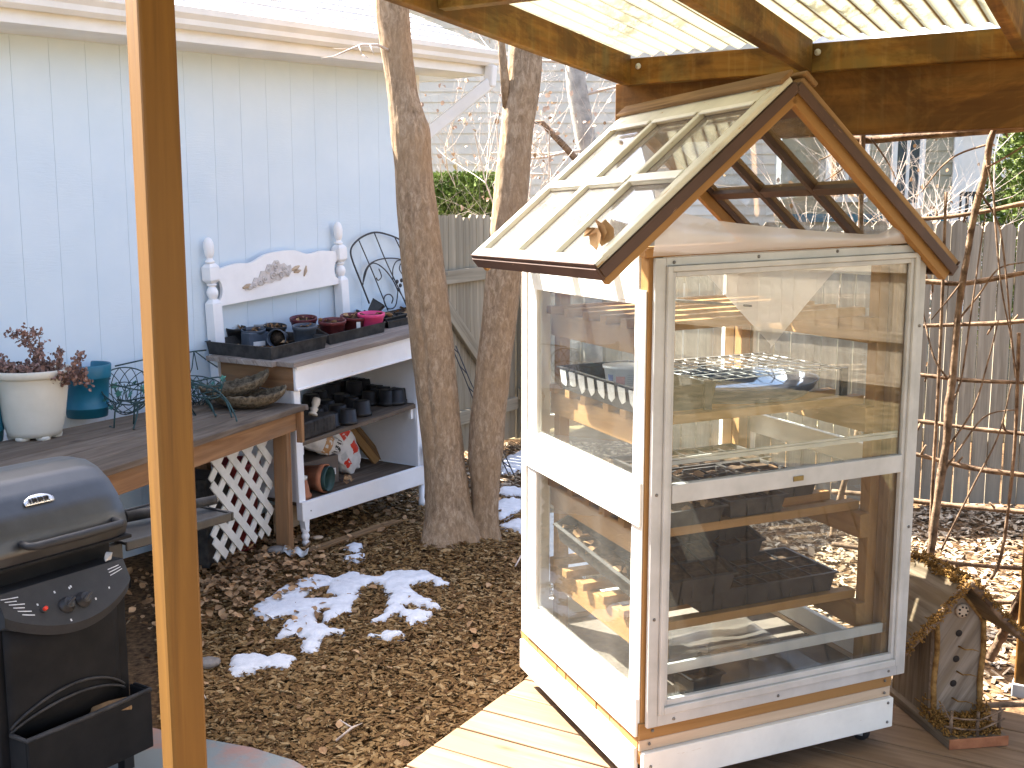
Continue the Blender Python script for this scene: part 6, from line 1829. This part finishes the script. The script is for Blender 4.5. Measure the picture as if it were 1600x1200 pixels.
mb = MB(); p0_ = bm(.155, -.10, .545); p1_ = bm(.215, -.12, .625); ax = (p1_ - p0_)
L_ = ax.length; mb.lathe(p0_, [(.001, 0), (.026, 0), (.026, .012), (.014, .018), (.02, .03), (.024, .042), (.014, .05), (.018, .056), (.024, .075), (.022, L_), (.001, L_ + .006)], 18, tuple(ax.normalized()))
tag(mb.build("turned_finial", M['planter'], base=p0_), "cream turned wooden finial leaning among the black pots", "finial")
# bottom shelf
def low_(t, d, z): return bm(t, d, .0955 + z)
c = low_(.035, -.10, 0); t_ = thing("terracotta_pot", c, "upturned terracotta pot with pale rim at the left of the bottom shelf", "pot"); mb = MB()
mb.lathe(c, [(.055, 0), (.058, .025), (.05, .028), (.034, .11), (.001, .112)], 26); mb.build("body", M['terra'], t_)
mb = MB(); mb.lathe(c, [(.035, .1115), (.0365, .128), (.001, .13)], 22); mb.build("rim", M['planter'], t_)
axp = (HN * .95 + HU * .32).normalized()
t_ = thing("nested_pots", low_(.17, -.18, 0), "dark green pot nested in a terracotta one, lying on its side on the bottom shelf", "pot"); mb = MB()
cc1 = low_(.14, -.30, .082); mb.lathe(cc1, [(.001, 0), (.056, 0), (.075, .20), (.082, .202), (.084, .235), (.078, .236), (.07, .2), (.05, .01)], 32, tuple(axp)); mb.build("outer_pot", M['terra'], t_)
mb = MB(); mb.lathe(cc1 + axp * .02, [(.048, .02), (.068, .215), (.0725, .232), (.070, .24), (.062, .205), (.044, .03), (.001, .028)], 32, tuple(axp)); mb.build("inner_pot", M['greenpot'], t_)
t_ = thing("cardboard_box", low_(.3, -.3, 0), "grey brown carton with a white label behind the nested pots", "box"); mb = MB()
bx = lambda x, y, z: low_(.20 + x + .25 * y, -.20 - y + .12 * x, z); mb.box((-.17, .02, 0), (.24, .26, .155), bx); mb.build("carton", M['cardboard'], t_, bevel=.004)
mb = MB(); mb.box((.13, .0165, .05), (.215, .0195, .085), bx); lb_ = mb.build("label", M['tag'], t_)
mb = MB()
for k in range(4): mb.box((.137, .0155, .055 + k * .006), (.185, .0163, .0575 + k * .006), bx)
mb.box((.195, .0155, .055), (.208, .0163, .08), bx); mb.build("print", M['alumgrey'], lb_)
# crumpled bags
def bag(c, ex, ey, ez, w, d, h, seed):
    mb = MB()
    def f_(u, v):
        th = u * 2 * math.pi; ph = (v - .5) * math.pi
        x, y, z = math.copysign(abs(math.cos(th)) ** .6, math.cos(th)) * math.cos(ph) ** .5, math.copysign(abs(math.sin(th)) ** .6, math.sin(th)) * math.cos(ph) ** .5, math.sin(ph)
        k = 1 + .16 * noise.noise((x * 2.3 + seed, y * 2.3, z * 2.3)) + .07 * noise.noise((x * 6, y * 6 + seed, z * 6))
        return c + ex * (x * w * k) + ey * (y * d * k) + ez * (z * h * k)
    mb.grid(44, 30, f_); return mb, f_
def patch(f_, u0, u1, v0, v1, c, mat, name, par, n=8, out=1.012):
    mb = MB(); mb.grid(n, n, lambda a, b_: c + (f_(u0 + (u1 - u0) * a, v0 + (v1 - v0) * b_) - c) * out); return mb.build(name, mat, par)
M['bagwhite'] = mat_noise('bag_plastic', lin(.58, .57, .55), lin(.72, .71, .69), 14, .35, .15, 40, .5)
M['bagorange'] = mat_noise('bag_orange_print', lin(.42, .20, .07), lin(.55, .32, .14), 20, .4, .1)
ez = (HU * -.55 + Vector((0, 0, .83))).normalized(); ey = HN; ex = ey.cross(ez) * -1
c = low_(.60, -.30, .155); t_ = thing("fertilizer_bag", c, "crumpled white sack with red panels slumped on the bottom shelf", "bag"); mb, f_ = bag(c, ex, ey, ez, .10, .045, .185, 2.0); mb.build("sack", M['bagwhite'], t_)
ucen = .25
patch(f_, .14, .25, .60, .78, c, M['red'], "printed_panel", t_); patch(f_, .13, .24, .36, .50, c, M['red'], "printed_panel", t_); patch(f_, .27, .36, .30, .40, c, M['red'], "printed_panel", t_); patch(f_, .27, .36, .42, .5, c, M['alumgrey'], "printed_panel", t_); patch(f_, .15, .33, .84, .93, c, M['redfab'], "printed_panel", t_)
ez2 = (HU * .8 + Vector((0, 0, -.35)) + HN * .1).normalized(); ex2 = HN.cross(ez2)
c = low_(.36, -.27, .235); t_ = thing("soil_bag", c, "crumpled white soil bag with orange band and black lettering on the carton", "bag"); mb, f2 = bag(c, ex2, HN, ez2, .065, .05, .17, 7.0); mb.build("sack", M['bagwhite'], t_)
patch(f2, .08, .42, .52, .64, c, M['bagorange'], "printed_band", t_)
for k in range(5): patch(f2, .13 + .055 * k, .155 + .055 * k, .70, .80, c, M['black'], "printed_letter", t_, 3, 1.016); patch(f2, .13 + .055 * k, .17 + .055 * k, .70 + .04 * (k % 3), .72 + .04 * (k % 3), c, M['black'], "printed_letter", t_, 3, 1.018)
c = low_(.38, -.45, .25); t_ = thing("red_pot", c, "red plastic pot hanging behind the white sack under the shelf", "pot"); mb = MB(); axr = (HN * .9 + Vector((0, 0, .25))).normalized()
mb.lathe(low_(.52, -.42, .26), [(.05, 0), (.06, .06), (.066, .062), (.066, .08), (.058, .08), (.05, .06), (.045, .004), (.001, .004)], 24, tuple(axr)); mb.build("body", M['red'], t_)
for k, (t0, mt, lb) in enumerate(((.86, 'newwood', "pale wooden board leaning inside the right of the potting bench"), (.925, 'oldbrown', "dark brown board leaning beside the pale one in the potting bench"))):
    a, c = low_(t0 + .10, -.34, .002), low_(t0 - .06, -.56, .318); mb = MB(); mb.bar(a, c, .055 - .02 * k, .02, HN); tag(mb.build("wood_board", M[mt], base=a, bevel=.002), lb, "board")
mb = MB(); 
for k in range(7): add_leaf(mb, low_(.46 + random.gauss(0, .03), -.12 + random.gauss(0, .02), .01 + .004 * k), random.uniform(.03, .055), .5)
tag(mb.build("dry_leaves", M['dryleaf'], base=low_(.46, -.12, 0)), "few curled dry leaves on the bottom shelf by the sack", "leaves")
# plank under the bench and metal edging strip
mb = MB(); a, c = bm(.02, -.35, -.02), bm(1.05, -.42, .02); mb.prism([bm(.02, -.30, GZ), bm(1.02, -.30, -.02), bm(1.02, -.30, .02), bm(.02, -.30, .03)], -HN * .02)
tag(mb.build("wood_board", M['palewood'], base=a), "pale tapered board on edge beneath the potting bench", "board")
mb = MB(); e0, e1 = at_z(480, 862, GZ + .012), at_z(622, 813, GZ + .012); mb.bar(e0, e1, .075, .006); 
mb.bar(e0 + Vector((.03, -.028, .006)), e1 + Vector((.03, -.028, .006)), .006, .012); tag(mb.build("metal_strip", M['oldbrown'], base=e0), "rusty flat metal strip lying on the mulch along the bench foot", "strip")
mb = MB(); s0 = at_z(470, 862, GZ + .03)
mb.grid(12, 4, lambda u, v: s0 + Vector((-.10 + .15 * u, -.03 + .05 * v - .05 * u, .012 * math.sin(u * 14) + .02 * v))); tag(mb.build("crumpled_foil", M['alumgrey'], base=s0, solid=.002), "crumpled pale metal scrap at the foot of the table leg", "scrap")

# arched wire trellis leaning on the wall
aw = lambda px, py: at_pl(px, py, hw(0, .045, 0), HN)
ar = thing("arched_trellis", aw(600, 480), "arched black wire trellis with scrolls leaning on the blue wall", "trellis")
mb = MB()
def pth(L, r=.0055, n=26): mb.tube([p for p, q in spline([(aw(x, y), 0) for x, y in L], n)], r, 6)
pth([(577,474),(562,436),(551,408),(548,392),(554,380),(568,369),(586,363),(604,366),(624,374),(650,392),(668,420),(680,470)], .0065, 50)
mb.build("frame", M['ironwire'], ar)
mb = MB()
pth([(561,376),(585,432),(606,485)], .0045); pth([(585,364),(603,408),(625,455),(636,480)], .0045); pth([(617,371),(640,420),(664,475)], .0045)
pth([(567,445),(570,425),(580,411),(600,404),(625,405),(645,415)], .0045); pth([(568,440),(574,420),(584,411),(600,420),(614,438),(622,455)], .0045)
pth([(592,420),(596,432),(591,438),(588,434)], .004); pth([(614,437),(614,420),(620,408),(632,406)], .004); pth([(628,428),(624,420),(626,412)], .004)
pth([(622,452),(618,478),(606,482),(600,470),(602,462),(609,460),(614,466),(612,474)], .0045); pth([(622,452),(634,472),(640,484)], .0045)
mb.build("scrolls", M['ironwire'], ar)
mb = MB()
for (x, y) in ((619,440),(624,446),(621,452),(626,438)): mb.lathe(aw(x, y) + HN * .008, [(.001, -.012), (.013, -.004), (.015, .002), (.008, .01), (.001, .012)], 10, tuple(HN))
mb.build("rosette", M['ironwire'], ar)
# thin wire fence panel by the gate, between the trunks
wp = thing("garden_trellis", at_y(715, 640, 6.9), "thin dark wire garden trellis leaning by the gate between the two trunks", "trellis")
mb = MB()
yy = lambda x, y: at_y(x, y, 6.95)
for L in ([(700,528),(722,580),(742,630),(768,684),(795,742)], [(712,540),(734,594),(756,642),(780,692),(806,748)]): mb.tube([yy(*p) for p in L], .004, 6)
for a_, c_ in (((706,542),(717,552)), ((718,571),(729,583)), ((732,605),(745,618)), ((748,642),(761,653)), ((768,684),(781,694)), ((786,722),(797,730))): mb.tube([yy(*a_), yy(*c_)], .004, 6)
mb.build("wires", M['ironwire'], wp)
